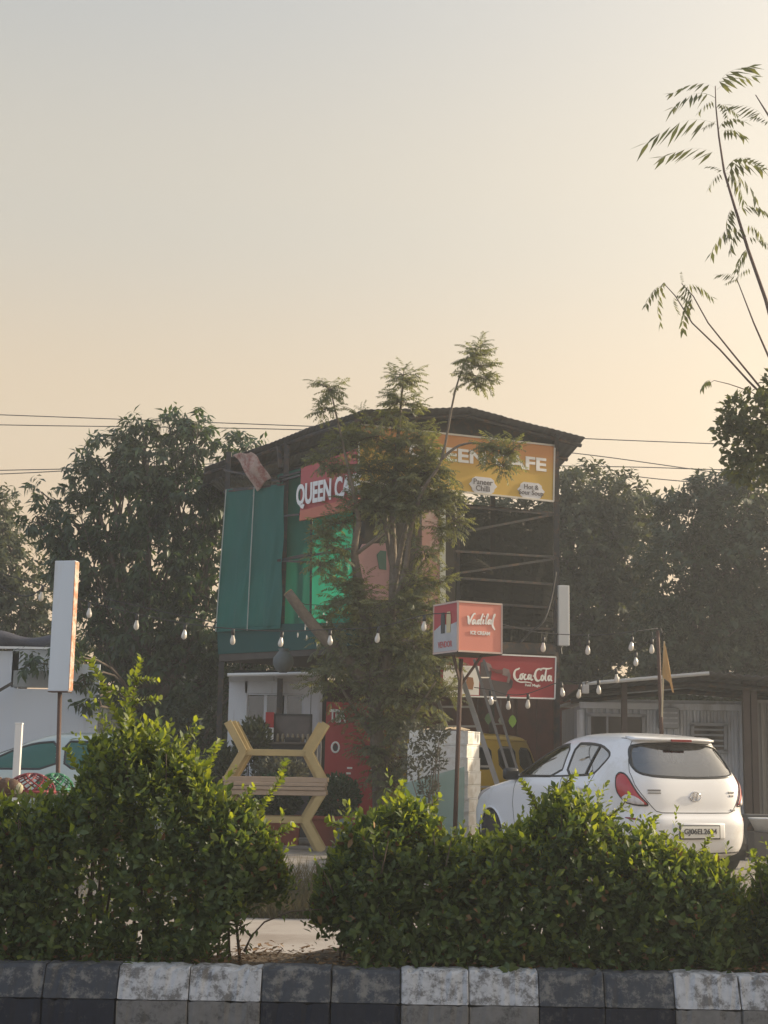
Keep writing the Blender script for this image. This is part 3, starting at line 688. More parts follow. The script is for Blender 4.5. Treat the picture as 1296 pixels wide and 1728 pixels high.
# feathery tree in front of the cafe
def feather_tree():
    global rng
    rng = np.random.default_rng(15); Y = 22.0
    base = Vector((P(645, 1400, Y).x, Y, ZG))
    root = thing('feathery_tree', 'feathery leaved tree with sawn stub growing in front of the cafe', 'tree', base)
    mb = MB()
    def line(pts, r0, r1, n=8):
        q = [np.array(P(u, v, yy)) for u, v, yy in pts]; k = len(q)
        # smooth
        out_ = []; rr = []
        for i in range(k - 1):
            for s in range(4):
                t = s / 4; p0 = q[max(i - 1, 0)]; p1 = q[i]; p2 = q[i + 1]; p3 = q[min(i + 2, k - 1)]
                out_.append(tuple(.5 * ((2 * p1) + (p2 - p0) * t + (2 * p0 - 5 * p1 + 4 * p2 - p3) * t * t + (3 * p1 - p0 - 3 * p2 + p3) * t ** 3)))
                rr.append(r0 + (r1 - r0) * (i + t) / (k - 1))
        out_.append(tuple(q[-1])); rr.append(r1); mb.tube(out_, rr, n)
    line([(645, 1420, Y), (640, 1300, Y), (632, 1180, Y), (622, 1080, Y), (606, 985, Y), (598, 930, 21.9), (606, 880, 21.8)], .13, .040)
    line([(632, 1180, Y), (600, 1130, 21.9), (562, 1092, 21.8), (520, 1045, 21.7), (486, 1000, 21.6)], .11, .075)
    line([(636, 1200, Y), (652, 1110, 22), (662, 1020, 22.1), (664, 940, 22.1), (662, 870, 22.1), (668, 780, 22), (676, 690, 21.9), (681, 632, 21.9)], .09, .010)
    line([(660, 1040, 22), (684, 960, 21.9), (692, 900, 21.8), (712, 830, 21.7), (745, 775, 21.6), (768, 660, 21.5), (790, 600, 21.4)], .05, .008)
    line([(745, 775, 21.6), (775, 752, 21.6), (815, 748, 21.5), (868, 762, 21.4)], .025, .006)
    line([(600, 935, 21.9), (640, 905, 21.8), (668, 875, 21.8)], .034, .02)
    line([(606, 880, 21.8), (590, 800, 21.7), (572, 720, 21.7), (556, 650, 21.6)], .036, .007)
    line([(664, 1000, 22.1), (676, 930, 22.0), (690, 870, 22)], .05, .03)
    line([(668, 980, 22.1), (655, 920, 22.2), (650, 860, 22.2)], .045, .03)
    line([(640, 1300, Y), (690, 1220, 21.8), (735, 1150, 21.7)], .06, .01)
    line([(640, 1260, Y), (600, 1200, 21.9), (570, 1150, 21.8)], .05, .01)
    obj('trunk', mb, bark_grey, root, smooth=True)
    mb = MB(); c = np.array(P(486, 1000, 21.6)); mb.lathe([(.05, -.01), (.074, 0), (.07, .012), (.0, .014)], 10, c, Matrix.Rotation(R_(-40), 3, 'Y'))
    obj('sawn_end', mb, mat('cut_wood', (.30, .22, .13), .8), root)
    cl = [(555, 655, 24, -.4), (550, 690, 16, -.4), (680, 640, 30, -.1), (682, 680, 32, -.1), (668, 700, 24), (805, 600, 28, -.6), (800, 640, 30, -.6), (815, 622, 22, -.6),
          (588, 742, 36), (640, 740, 52), (700, 745, 48), (628, 800, 44), (670, 800, 62), (715, 800, 50), (722, 768, 32), (738, 792, 28), (545, 778, 20), (560, 790, 18), (640, 850, 48), (720, 850, 48), (752, 842, 30), (765, 878, 24), (838, 762, 26, -.5), (866, 760, 22, -.6), (846, 784, 20, -.5), (822, 752, 16, -.5), 
          (555, 920, 34), (575, 885, 28), (540, 950, 26), (580, 985, 34), (545, 900, 22), (715, 930, 24), (700, 985, 36), (745, 900, 20), (735, 985, 24), (680, 860, 40), (600, 850, 36),
          (600, 1020, 52), (665, 1030, 58), (720, 1030, 44), (570, 1070, 42), (630, 1090, 66), (700, 1100, 62), (560, 1140, 42), (630, 1160, 56), (610, 1215, 24), (622, 1262, 24), (690, 1170, 62), (740, 1110, 38), (755, 1170, 30), (655, 1225, 46), (700, 1230, 36), (652, 1285, 36), (690, 1290, 26), (655, 1325, 26)]
    pos = []; dr = []; nr = []; sz = []; mb = MB()
    for c, r in clump_list(cl, Y - .1):
        # leafy sprays: thin bending branchlets with fronds set alternately along them
        for q in range(int(5 + 35 * r)):
            d = unit(1)[0]; d[2] = d[2] * .7 + .25; d /= np.linalg.norm(d)
            p0 = c + unit(1)[0] * r * rng.uniform(0, .45); L = r * rng.uniform(.7, 1.25); pts = []
            drp = rng.uniform(.05, .55)
            for k in range(5):
                t = k / 4; pts.append(p0 + d * L * t + np.array((0, 0, -drp * L * t * t)))
            mb.tube([tuple(p) for p in pts], [.007, .006, .005, .004, .002], 4)
            nf = max(4, int(L / .042)); sdv = np.cross(d, (0, 0, 1.0)); sdv /= np.linalg.norm(sdv) + 1e-6
            for k in range(nf):
                t = .12 + .88 * (k + rng.uniform(0, .6)) / nf; i = min(3, int(t * 4)); p = pts[i] + (pts[i + 1] - pts[i]) * (t * 4 - i)
                sg = 1 if k % 2 else -1; ld = sdv * sg * rng.uniform(.5, 1.1) + d * (.3 + .8 * t) + rng.normal(size=3) * .28 + np.array((0, 0, .12))
                pos.append(p); dr.append(ld); nr.append(np.array((0, 0, 1.0)) + rng.normal(size=3) * .3); sz.append(rng.uniform(.13, .27) * (1.1 - .35 * t))
    tag(obj('twigs', mb, twig_mat, root), kind='stuff')
    tag(leaf_mesh('crown', np.array(pos), np.array(dr), np.array(nr), np.array(sz), T_FROND, neem, root), kind='stuff')
feather_tree()

# tall leggy shoots standing against the sky at the right
def shoot_tree():
    global rng
    rng = np.random.default_rng(21); Y = 18.5
    base = Vector((P(1440, 1400, Y).x, Y, ZG))
    root = thing('shoot_tree', 'tall leggy tree whose bare shoots with hanging leaves stand against the sky', 'tree', base)
    mb = MB(); fk = np.array(P(1345, 760, Y))
    limb(mb, np.array(base) - np.array((0, 0, .2)), fk, .16, .10, .04, 9)
    fk2 = np.array(P(1300, 690, Y)); limb(mb, fk, fk2, .09, .06, .03, 8)
    def stem(pts, r0, r1):
        q = [tuple(P(u, v, Y)) for u, v in pts]; k = len(q)
        mb.tube(q, [r0 + (r1 - r0) * i / (k - 1) for i in range(k)], 6)
    stem([(1345, 760), (1320, 610), (1292, 505), (1262, 420), (1240, 350), (1222, 290), (1213, 230), (1208, 180), (1207, 145)], .03, .006)
    stem([(1320, 700), (1305, 620), (1272, 545), (1243, 470)], .02, .006)
    stem([(1290, 670), (1262, 642), (1215, 590), (1168, 545), (1140, 500), (1122, 480)], .016, .005)
    stem([(1295, 670), (1280, 650), (1235, 595), (1195, 545), (1170, 500), (1150, 478)], .016, .005)
    stem([(1300, 680), (1265, 660), (1230, 648), (1205, 642), (1192, 650)], .008, .003)
    stem([(1370, 560), (1330, 330), (1300, 200), (1275, 160)], .03, .006)
    obj('trunk', mb, mat('reddish_bark', (.10, .055, .045), .8), root, smooth=True)
    # each hanging compound leaf is a part: attachment point, tip point
    F = [((1207, 150), (1150, 128)), ((1207, 150), (1258, 108)), ((1209, 152), (1277, 130)), ((1207, 165), (1138, 160)), ((1208, 170), (1175, 190)), ((1210, 178), (1245, 180)), ((1210, 172), (1228, 196)),
         ((1212, 212), (1098, 206)), ((1211, 205), (1185, 215)), ((1216, 268), (1124, 232)), ((1213, 218), (1250, 178)), ((1221, 290), (1192, 318)), ((1221, 292), (1200, 275)), ((1222, 292), (1262, 320)), ((1222, 290), (1290, 278)), ((1222, 292), (1296, 318)),
         ((1226, 285), (1286, 235)), ((1216, 222), (1262, 228)), ((1255, 382), (1228, 420)), ((1252, 378), (1198, 412)), ((1255, 380), (1296, 392)), ((1240, 350), (1218, 382)), ((1243, 355), (1296, 340)), ((1258, 402), (1296, 405)), ((1270, 452), (1240, 470)), ((1262, 420), (1248, 442)),
         ((1290, 200), (1245, 170)), ((1300, 210), (1268, 196)), ((1300, 215), (1296, 160)), ((1300, 290), (1260, 262)), ((1245, 472), (1225, 480)), ((1245, 470), (1210, 458)),
         ((1122, 482), (1090, 502)), ((1124, 484), (1092, 530)), ((1122, 480), (1118, 474)), ((1140, 498), (1128, 528)), ((1150, 478), (1178, 500)), ((1146, 476), (1170, 520)), ((1152, 480), (1150, 465)), ((1155, 482), (1205, 484)), ((1165, 500), (1150, 545)), ((1138, 498), (1165, 512)), ((1200, 642), (1184, 655))]
    for a, b in F:
        pa = np.array(P(a[0], a[1], Y)); pb = np.array(P(b[0], b[1], Y + rng.uniform(-.2, .2)))
        L = np.linalg.norm(pb - pa)
        fo = leaf_mesh('hanging_leaf', pa[None], (pb - pa)[None] + np.array([(0, 0, .25 * L)]), np.array([(rng.normal() * .3, -.25 + rng.normal() * .25, 1.0)]), np.array([max(L, .16) * rng.uniform(.82, .98)]), T_FROND_BIG[int(rng.integers(0, 7))], neem_dark, root, wid=rng.uniform(.7, 1.15))
    cl = [(1262, 700, 44), (1300, 720, 60), (1245, 745, 36), (1285, 780, 46), (1235, 700, 24), (1330, 660, 46), (1350, 760, 70), (1250, 790, 26), (1222, 722, 16)]
    pos = []; dr = []; nr = []; sz = []
    for c, r in clump_list(cl, Y):
        pc, dd = ellipsoid_pts(int(2600 * r * r) + 40, c, np.array((r, r, r)), .3)
        for p, d in zip(pc, dd):
            pos.append(p); dr.append(d + rng.normal(size=3) * .7 + np.array((0, 0, -.2))); nr.append(d + np.array((0, 0, .6)) + rng.normal(size=3) * .3); sz.append(rng.uniform(.07, .13))
    tag(leaf_mesh('crown', np.array(pos), np.array(dr), np.array(nr), np.array(sz), T_LEAF4, neem_dark, root, wid=1.2), kind='stuff')
shoot_tree()
rng = np.random.default_rng(5)

# ------------------------------------------------------------------ cafe
C0 = P(608, 1100, 23.0); C0.z = 0
ER = Vector((math.cos(R_(24)), math.sin(R_(24)), 0)); EL = Vector((-math.cos(R_(48)), math.sin(R_(48)), 0))
NR = Vector((ER.y, -ER.x, 0)); NL = Vector((-EL.y, EL.x, 0)); UP = Vector((0, 0, 1))
def on_plane(u, v, C, n, off=0.0):
    d = _F * FPX + _R * (u - CX) - _U * (v - CY)
    return _C + d * (((C - _C).dot(n) + off) / d.dot(n))
def FR(u, v, off=0.0): return on_plane(u, v, C0, NR, off)
def FL(u, v, off=0.0): return on_plane(u, v, C0, NL, off)
def slab(corners, n, t):
    """four-corner board with thickness t backwards from its face normal n"""
    c = [Vector(p) for p in corners]; n = Vector(n).normalized(); k = len(c)
    mb = MB(); mb.add(c + [p - n * t for p in c], [tuple(range(k)), tuple(reversed(range(k, 2 * k)))] + [(i, k + i, k + (i + 1) % k, (i + 1) % k) for i in range(k)])
    return mb
def bar(a, b, w=.04, h=None): return MB().beam(a, b, w, h or w, UP if abs((Vector(b) - Vector(a)).normalized().z) < .95 else (0, 1, 0))

ZF = FR(700, 1088).z           # upper floor level
ZT = FR(936, 756).z            # head of the upper storey
cafe = thing('cafe_building', 'two storey steel framed cafe with curved sheet roof and open upper floor', 'building', (C0.x, C0.y, ZG))
LEN_R = 3.55; LEN_L = 3.72
cR = C0 + ER * LEN_R; cL = C0 + EL * LEN_L; cM = C0 + EL * 2.06
cB = cL + (cR - C0) * .9 + Vector((.1, 1.2, 0)); back = [cL, cB, cR + Vector((-.9, 2.6, 0))]
for p in (C0 - NR * .06 - NL * .02, cR - NR * .06, cM - NL * .06, cL - NL * .06, cB, cR + Vector((-.9, 2.6, 0))):
    obj('pillar', MB().beam((p.x, p.y, ZG - .1), (p.x, p.y, ZT + .12), .09, .09, (0, 1, 0)), dark_steel, cafe)
q = C0 + ER * 1.72 - NR * .06
obj('pillar', MB().beam((q.x, q.y, ZF), (q.x, q.y, ZT), .05, .05, (0, 1, 0)), dark_steel, cafe)
mb = MB(); poly = [C0, cR, cR + Vector((-.9, 2.6, 0)), cB, cL]
mb.add([Vector((p.x, p.y, ZF)) for p in poly] + [Vector((p.x, p.y, ZF - .16)) for p in poly], [(0, 1, 2, 3, 4), (9, 8, 7, 6, 5)] + [(i, 5 + i, 5 + (i + 1) % 5, (i + 1) % 5) for i in range(5)])
obj('floor_slab', mb, mat('floor_ply', (.075, .062, .05), .8, var=.3), cafe)
# green skirt cloth under the left edge of the floor
skirt = cloth_mat('skirt_cloth', (.012, .085, .075), .2)
obj('fascia', slab([FL(366, 1054, .02), FL(368, 1104, .02), FL(520, 1096, .02), FL(604, 1088, .02), FL(604, 1050, .02), FL(520, 1052, .02)], NL, .02), skirt, cafe)
obj('fascia', slab([FR(612, 1070, .03), FR(612, 1098, .03), FR(938, 1104, .03), FR(938, 1090, .03)], NR, .03), dark_steel, cafe)
# braces of the open right side, pixels on the facade plane
for a, b in [((768, 854), (936, 868)), ((785, 897), (936, 868)), ((766, 930), (936, 940)), ((776, 967), (936, 943)), ((768, 975), (936, 986)), ((766, 1082), (936, 1088)), ((842, 1020), (936, 1026)), ((842, 1058), (936, 1062)), ((760, 870), (776, 1010))]:
    obj('brace', bar(FR(*a, -.04), FR(*b, -.04), .035), dark_steel, cafe)
for a, b in [((472, 806), (508, 796)), ((472, 812), (508, 802)), ((470, 872), (506, 868)), ((469, 946), (526, 934)), ((469, 946), (526, 949)), ((526, 800), (524, 1060)), ((469, 946), (600, 925)), ((597, 770), (597, 1060))]:
    obj('brace', bar(FL(*a, .03), FL(*b, .03), .035), dark_steel, cafe)
pinkm = mat('pink_board', (.46, .27, .28), .7, var=.12, scale=3, dirt=(.34, .2, .2), dirt_amt=.2)
obj('pink_panel', slab([FR(612, 918, .0), FR(600, 942, 0), FR(600, 1012, 0), FR(660, 1012, 0), FR(660, 916, 0)], NR, .03), pinkm, cafe)
obj('panel_sticker', slab([FR(636, 936, .008), FR(640, 960, .008), FR(652, 962, .008), FR(652, 930, .008), FR(642, 929, .008)], NR, .006), mat('green_sticker', (.05, .14, .11), .5), cafe)
obj('panel_edge', bar(FR(661, 855, .02), FR(661, 1012, .02), .025), mat('pale_pipe', (.42, .40, .36), .6), cafe)
obj('pink_column', slab([FR(712, 860, .05), FR(712, 1062, .05), FR(742, 1062, .05), FR(742, 860, .05)], NR, .25), mat('pink_tile', (.40, .22, .19), .7, var=.25, scale=5, dirt=(.5, .4, .35), dirt_amt=.3), cafe)
obj('column_edge', slab([FR(742.5, 858, .06), FR(742.5, 1062, .06), FR(752, 1062, .06), FR(752, 858, .06)], NR, .26), mat('pale_plaster', (.45, .47, .42), .8), cafe)
# dark sheet added to stand in for the shade inside the upper floor
obj('shade_sheet', slab([FR(600, 760, -1.5), FR(600, 1085, -1.5), FR(768, 1085, -1.5), FR(768, 760, -1.5)], NR, .04), mat('interior_shade', (.045, .04, .036), .8, var=.3), cafe)
# roof of corrugated sheets: front edge and back edge
RF = [(346, 788, 26.4), (400, 768, 25.6), (450, 750, 24.9), (515, 724, 24.0), (575, 705, 23.0), (612, 692, 22.5), (700, 690, 22.9), (790, 687, 23.3), (850, 703, 23.6), (920, 721, 23.95), (985, 738, 24.3)]
RFp = [P(*q) for q in RF]
sheet_m = mat('roof_sheet', (.12, .122, .125), .55, metal=.35, var=.35, scale=2, dirt=(.10, .075, .055), dirt_amt=.35, dirt_scale=1.5)
for i in range(len(RFp) - 1):
    a, b = RFp[i], RFp[i + 1]; bo = Vector((-.5, 3.4, -.28)); L = (b - a).length; nw = max(8, int(L / .12) * 6)
    lift = .0 if i % 2 == 0 else .007
    def rf(s, t, a=a, b=b, L=L, lift=lift):
        s2 = -.02 + 1.06 * s
        p = a + (b - a) * s2 + bo * t; sag = -.05 * math.sin(math.pi * t)
        return p + Vector((0, 0, lift + sag + .005 * math.sin(2 * math.pi * s2 * L / .12)))
    obj('roof_sheet', MB().grid(rf, nw, 5), sheet_m, cafe, smooth=True, solid=.006)
for t in (.05, .3, .6, .95):
    pts = [p + Vector((-.5, 3.4, -.28)) * t + Vector((0, 0, -.09)) for p in RFp]
    mb = MB(); mb.tube([tuple(p) for p in pts], .035, 6); obj('purlin', mb, dark_steel, cafe)
for k, (u, v, Y, u2, v2, Y2) in enumerate([(470, 752, 24.7, 473, 790, 24.55), (606, 700, 22.7, 606, 745, 22.95), (940, 735, 24.1, 938, 760, 24.4)]):
    obj('roof_post', bar(P(u, v, Y), P(u2, v2, Y2), .06), dark_steel, cafe)
# gable sheet closing the gap under the roof over both signs
obj('gable_sheet', slab([FR(608, 702, -.10), FR(608, 730, -.10), FR(936, 765, -.10), FR(940, 742, -.10), (FR(845, 715, -.10)), FR(790, 700, -.10)], NR, .02), dark_steel, cafe)
# lower awning over the curtains
aw = [P(352, 815, 26.3), P(378, 803, 26.0), P(430, 806, 25.2), P(482, 806, 24.4)]
awb = [P(372, 828, 27.2), P(386, 826, 26.8), P(440, 822, 26.0), P(486, 816, 25.2)]
for i in range(3):
    def af(s, t, i=i):
        p = aw[i] + (aw[i + 1] - aw[i]) * s; r = awb[i] + (awb[i + 1] - awb[i]) * s
        L = (aw[i + 1] - aw[i]).length
        return p + (r - p) * t + Vector((0, 0, .015 * math.sin(2 * math.pi * s * L / .1)))
    obj('awning_sheet', MB().grid(af, 48, 3), sheet_m, cafe, smooth=True, solid=.006)
obj('awning_rail', bar(FL(378, 793, .1), FL(474, 813, .1), .035), dark_steel, cafe)
obj('awning_rail', bar(FL(378, 830, .05), FL(474, 818, .05), .035), dark_steel, cafe)

# green curtains of the left side
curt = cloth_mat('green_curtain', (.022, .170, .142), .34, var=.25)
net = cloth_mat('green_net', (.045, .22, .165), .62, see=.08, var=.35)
def hang(name, label, cat, fn, quad, m_, waves, amp, off, N, edge=None):
    """cloth hung on a facade: quad = pixel corners top-left, top-right, bottom-right, bottom-left"""
    tl, tr, br, bl = quad
    root = thing(name, label, cat, fn(*bl, off))
    def f(s, t):
        u = (tl[0] + (tr[0] - tl[0]) * s) * (1 - t) + (bl[0] + (br[0] - bl[0]) * s) * t; v = (tl[1] + (tr[1] - tl[1]) * s) * (1 - t) + (bl[1] + (br[1] - bl[1]) * s) * t
        return fn(u, v, off) + N * (amp * math.sin(s * waves * 6.28 + 1.5 * math.sin(t * 3)) * (.4 + t) + .25 * amp * math.sin(s * waves * 17 + 4 * t + 3 * math.sin(5 * t + 4 * s)) + .012 * math.sin(t * 14 + s * 5 + 2 * math.sin(7 * s)) + .03 * max(0, t - .85) * math.sin(40 * t + 9 * s))
    obj('cloth', MB().grid(f, 60, 60), m_, root, smooth=True, solid=.004)
    obj('top_rod', MB().tube([tuple(fn(tl[0] - 2, tl[1], off)), tuple(fn(tr[0] + 2, tr[1], off))], .014, 6), dark_steel, root)
    obj('hem', bar(fn(*bl, off + .012), fn(*br, off + .012), .012, .05), edge or m_, root)
    return root
hang('green_curtain', 'outer teal green curtain at the far left end of the cafe', 'curtain', FL, ((383, 826), (428, 822), (416, 1061), (365, 1064)), curt, 1.4, .016, .05, NL)
hang('green_curtain', 'inner teal green curtain beside the dark pillar of the cafe', 'curtain', FL, ((428.5, 822), (480, 817), (473, 1058), (416.5, 1061)), curt, 1.7, .014, .055, NL)
obj_ = obj('curtain_rope', MB().tube([tuple(FL(429, 822, .09)), tuple(FL(425, 900, .10)), tuple(FL(417, 1064, .09))], .010, 6), mat('pale_rope', (.45, .5, .46), .8)); tag(obj_, 'pale vertical rope between the two green curtains', 'rope')
obj_ = obj('curtain_rope', MB().tube([tuple(FL(381.5, 826, .09)), tuple(FL(374, 930, .10)), tuple(FL(364, 1066, .09))], .010, 6), MATS['pale_rope']); tag(obj_, 'pale rope along the outer edge of the green curtains', 'rope')
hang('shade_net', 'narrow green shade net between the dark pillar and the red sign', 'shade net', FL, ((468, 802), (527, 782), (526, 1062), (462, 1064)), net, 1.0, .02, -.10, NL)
hang('shade_net', 'green shade net behind the tree branches, backlight put into its brighter green', 'shade net', FL, ((528, 790), (600, 765), (600, 1060), (527, 1062)), cloth_mat('backlit_net_tint', (.075, .40, .29), .70, see=.12, var=.45), 1.5, .025, -.10, NL)  # backlight painted in: a brighter green than the neighbouring net
rag_m = mat('printed_cloth', (.46, .33, .28), .85, var=.3, scale=9, dirt=(.32, .13, .11), dirt_amt=.45, dirt_scale=7)
def rag(s, t):
    tl = P(393, 768, 25.0); tr = P(423, 762, 24.6); bl = P(432, 828, 24.9); br = P(456, 806, 24.5)
    p = (tl + (tr - tl) * s) * (1 - t) + (bl + (br - bl) * s) * t
    return p + Vector((.02 * math.sin(8 * t), -.05 * math.sin(3.1 * t) + .02 * math.sin(s * 9), .03 * math.sin(3.1 * t) + .02 * math.sin(6 * s + 4 * t)))
tag(obj('hanging_cloth', MB().grid(rag, 14, 20), rag_m, smooth=True, solid=.006), 'faded printed cloth strip thrown over the left edge of the cafe roof', 'cloth')

# ---- signs of the cafe
def sign_gradient(name, top, bottom, z0, z1):
    m = bpy.data.materials.new(name); m.use_nodes = True; t = m.node_tree; b = t.nodes['Principled BSDF']; b.inputs['Roughness'].default_value = .45
    co = t.nodes.new('ShaderNodeTexCoord'); sp = t.nodes.new('ShaderNodeSeparateXYZ'); t.links.new(co.outputs['Object'], sp.inputs[0])
    mr = t.nodes.new('ShaderNodeMapRange'); mr.inputs[1].default_value = z0; mr.inputs[2].default_value = z1; t.links.new(sp.outputs['Z'], mr.inputs[0])
    nz = t.nodes.new('ShaderNodeTexNoise'); nz.inputs['Scale'].default_value = 1.5; t.links.new(co.outputs['Object'], nz.inputs['Vector'])
    ad = t.nodes.new('ShaderNodeMath'); ad.operation = 'MULTIPLY_ADD'; ad.inputs[1].default_value = .25; t.links.new(nz.outputs['Fac'], ad.inputs[0]); t.links.new(mr.outputs[0], ad.inputs[2])
    rp = t.nodes.new('ShaderNodeValToRGB'); rp.color_ramp.elements[0].color = (*bottom, 1); rp.color_ramp.elements[1].color = (*top, 1); rp.color_ramp.elements[0].position = .5; rp.color_ramp.elements[1].position = 1.15 if False else 1.0
    t.links.new(ad.outputs[0], rp.inputs[0]); t.links.new(rp.outputs[0], b.inputs['Base Color']); return m
ysign = thing('signboard', 'yellow and orange cafe signboard with white letters under the roof', 'sign', FR(775, 845, .06))
za = FR(775, 845, .06).z
obj('board', slab([FR(606, 716, .08), FR(606, 812, .08), FR(934, 846, .08), FR(936, 752, .08)], NR, .06), sign_gradient('yellow_print', (.52, .22, .06), (.56, .36, .06), .25, 1.0), ysign)
fm = mat('sign_frame', (.62, .58, .5), .5)
for a, b in [((606, 716), (936, 752)), ((936, 752), (934, 846)), ((934, 846), (606, 812)), ((606, 812), (606, 716))]:
    obj('frame', bar(FR(*a, .085), FR(*b, .085), .028), fm, ysign)
def fr_axes(u0, v0, u1, v1, off):
    a = FR(u0, v0, off); b = FR(u1, v1, off); return a, b, (b - a)
a = FR(690, 762, .09); b = FR(922, 786, .09); axt = (b - a); wt = axt.length
axt.z = 0; c = (a + b) / 2
put_text('lettering', 'QUEEN CAFE', white_ink, ysign, c, axt.normalized(), UP, width=wt, height=.27, bold=.03)
greyb = mat('pale_badge', (.62, .62, .64), .5); greyt = mat('grey_ink', (.14, .13, .13), .6)
for (u, v, s) in ((815, 819, 'Paneer\nChilli'), (896, 828, 'Hot &\nSour Soup')):
    c = FR(u, v, .085); w, h = .52, .27
    pl = [(-w / 2, 0), (-w / 2 + .05, -.05), (-w / 2 + .06, -h * .36), (-w / 2 + .12, -h / 2), (w / 2 - .12, -h / 2), (w / 2 - .06, -h * .36), (w / 2 - .05, -.05), (w / 2, 0), (w / 2 - .05, .05), (w / 2 - .06, h * .36), (w / 2 - .12, h / 2), (-w / 2 + .12, h / 2), (-w / 2 + .06, h * .36), (-w / 2 + .05, .05)]
    bd = obj('badge', MB().prism(pl, c, ER, UP, .006), greyb, ysign)
    put_text('badge_text', s, greyt, bd, c + NR * .009, ER, UP, height=.20, bold=.012, space_line=.85)
rsign = thing('signboard', 'red signboard with tall white letters on the left side of the cafe', 'sign', FL(506, 878, .1))
redm = mat('red_sign', (.42, .055, .055), .5, var=.12, scale=2, dirt=(.33, .06, .05), dirt_amt=.2)
obj('board', slab([FL(508, 790, .12), FL(506, 878, .12), FL(603, 857, .12), FL(602, 757, .12)], NL, .08), redm, rsign)
obj('lower_strip', slab([FL(506, 862, .15), FL(505, 879, .15), FL(604, 857, .15), FL(604, 838, .15)], NL, .03), mat('orange_strip', (.50, .13, .07), .5), rsign)
a = FL(501, 838, .16); b = FL(608, 812, .16); axl = b - a; wl = axl.length; axl.z = 0
put_text('lettering', 'QUEEN CAFE', white_ink, rsign, (FL(501, 836, .17) + FL(608, 822, .17)) / 2, axl.normalized(), UP, width=wl * 1.02, height=.42, bold=.035)

# red drinks sign under the floor
cs0, cs1 = FR(745, 1108, .22), FR(938, 1108, .22)
csign = thing('signboard', 'red soft drink signboard with white script below the upper floor', 'sign', FR(840, 1180, .22))
crm = mat('drink_red', (.30, .014, .026), .45, var=.08, scale=2)
obj('board', slab([FR(745, 1100, .22), FR(745, 1174, .22), FR(936, 1179, .22), FR(938, 1109, .22)], NR, .05), crm, csign)
for a, b in [((745, 1100), (938, 1109)), ((938, 1109), (936, 1179)), ((936, 1179), (745, 1174))]:
    obj('frame', bar(FR(*a, .225), FR(*b, .225), .022), clean_white, csign)
obj('menu_print', slab([FR(748, 1122, .225), FR(748, 1171, .225), FR(808, 1173, .225), FR(809, 1124, .225)], NR, .004), white_ink, csign)
for (u, v) in ((780, 1120), (790, 1121), (780, 1128), (790, 1128)):
    obj('menu_dot', MB().lathe([(.02, 0), (.02, .005)], 8, FR(u, v, .232), Matrix((ER, UP.cross(ER) * -1, NR)).transposed()), white_ink, csign)
obj('menu_food', MB().prism([(-.06, -.09), (.05, -.1), (.07, .0), (.05, .09), (-.04, .1), (-.07, .02)], FR(793, 1153, .229), ER, UP, .004), mat('food_print', (.30, .13, .05), .6), csign)
darkp = mat('dark_print', (.05, .035, .04), .5); skin_p = mat('grey_print', (.20, .15, .15), .5)
def prn(name, pts, m_, off):
    mb = MB(); c = [FR(u, v, off) for u, v in pts]; mb = slab(c, NR, .003); return obj(name, mb, m_, csign)
prn('printed_figure', [(810, 1175.5), (811, 1118), (818, 1115), (826, 1122), (830, 1135), (828, 1147), (845, 1150), (858, 1152), (862, 1145), (866, 1150), (864, 1160), (857, 1166), (853, 1176.5)], darkp, .2255)
prn('printed_arm', [(859, 1153), (862, 1140), (859, 1130), (850, 1127), (846, 1133), (848, 1139), (857, 1142), (855, 1152)], skin_p, .2275)
prn('printed_bottle', [(826, 1126), (838, 1130), (848, 1130), (849, 1137), (838, 1136), (827, 1130)], mat('bottle_print', (.13, .03, .03), .4), .2295)
prn('printed_face', [(820, 1117), (828, 1121), (831, 1128), (826, 1133), (820, 1130)], skin_p, .2285)
W_ = .20
coke = [[(.42, .95, .10), (.30, .86, .14), (.05, .80, .12), (-.08, .45, .20), (.02, .10, .20), (.25, .02, .12), (.42, .18, .08)],
        [(.62, .50, .14), (.48, .42, .14), (.46, .14, .16), (.60, .08, .12), (.70, .30, .14), (.62, .50, .12), (.80, .55, .07)],
        [(1.00, .48, .12), (.86, .46, .14), (.80, .18, .17), (.92, .07, .12), (1.08, .18, .08)],
        [(1.36, .46, .12), (1.22, .48, .14), (1.13, .22, .16), (1.22, .08, .12), (1.36, .30, .12), (1.42, .50, .10)], [(1.42, .50, .15), (1.38, .15, .15), (1.50, .06, .12), (1.60, .16, .07)],
        [(1.58, .38, .10), (1.72, .40, .10)],
        [(2.28, 1.00, .08), (2.36, .84, .14), (2.18, .98, .14), (1.88, .84, .14), (1.74, .42, .20), (1.86, .08, .20), (2.12, .02, .13), (2.28, .18, .08)],
        [(2.50, .48, .14), (2.34, .42, .14), (2.32, .12, .16), (2.46, .06, .12), (2.56, .30, .14), (2.48, .48, .10)],
        [(2.78, .95, .10), (2.70, .60, .15), (2.66, .14, .15), (2.80, .06, .10)], [(2.22, .92, .08), (2.5, 1.02, .13), (2.9, .98, .12), (3.3, 1.08, .06)],
        [(3.14, .46, .12), (2.98, .46, .14), (2.92, .18, .16), (3.02, .06, .12), (3.16, .28, .12), (3.20, .48, .10)], [(3.20, .48, .15), (3.17, .14, .15), (3.30, .06, .08)],
        [(.10, -.02, .06), (.5, -.14, .10), (1.0, -.08, .09), (1.5, -.16, .05)]]
a = FR(868, 1141, .232); b = FR(933, 1151, .232); axc = (b - a); axc.z = 0; 
strokes('script_lettering', coke, white_ink, csign, FR(868.5, 1148, .232), ER, UP, (FR(933, 1148, .232) - FR(869, 1148, .232)).length / 3.35, .14)
put_text('small_lettering', 'Real Magic', white_ink, csign, FR(899, 1157, .229), ER, UP, width=.28, height=.055, bold=.02)

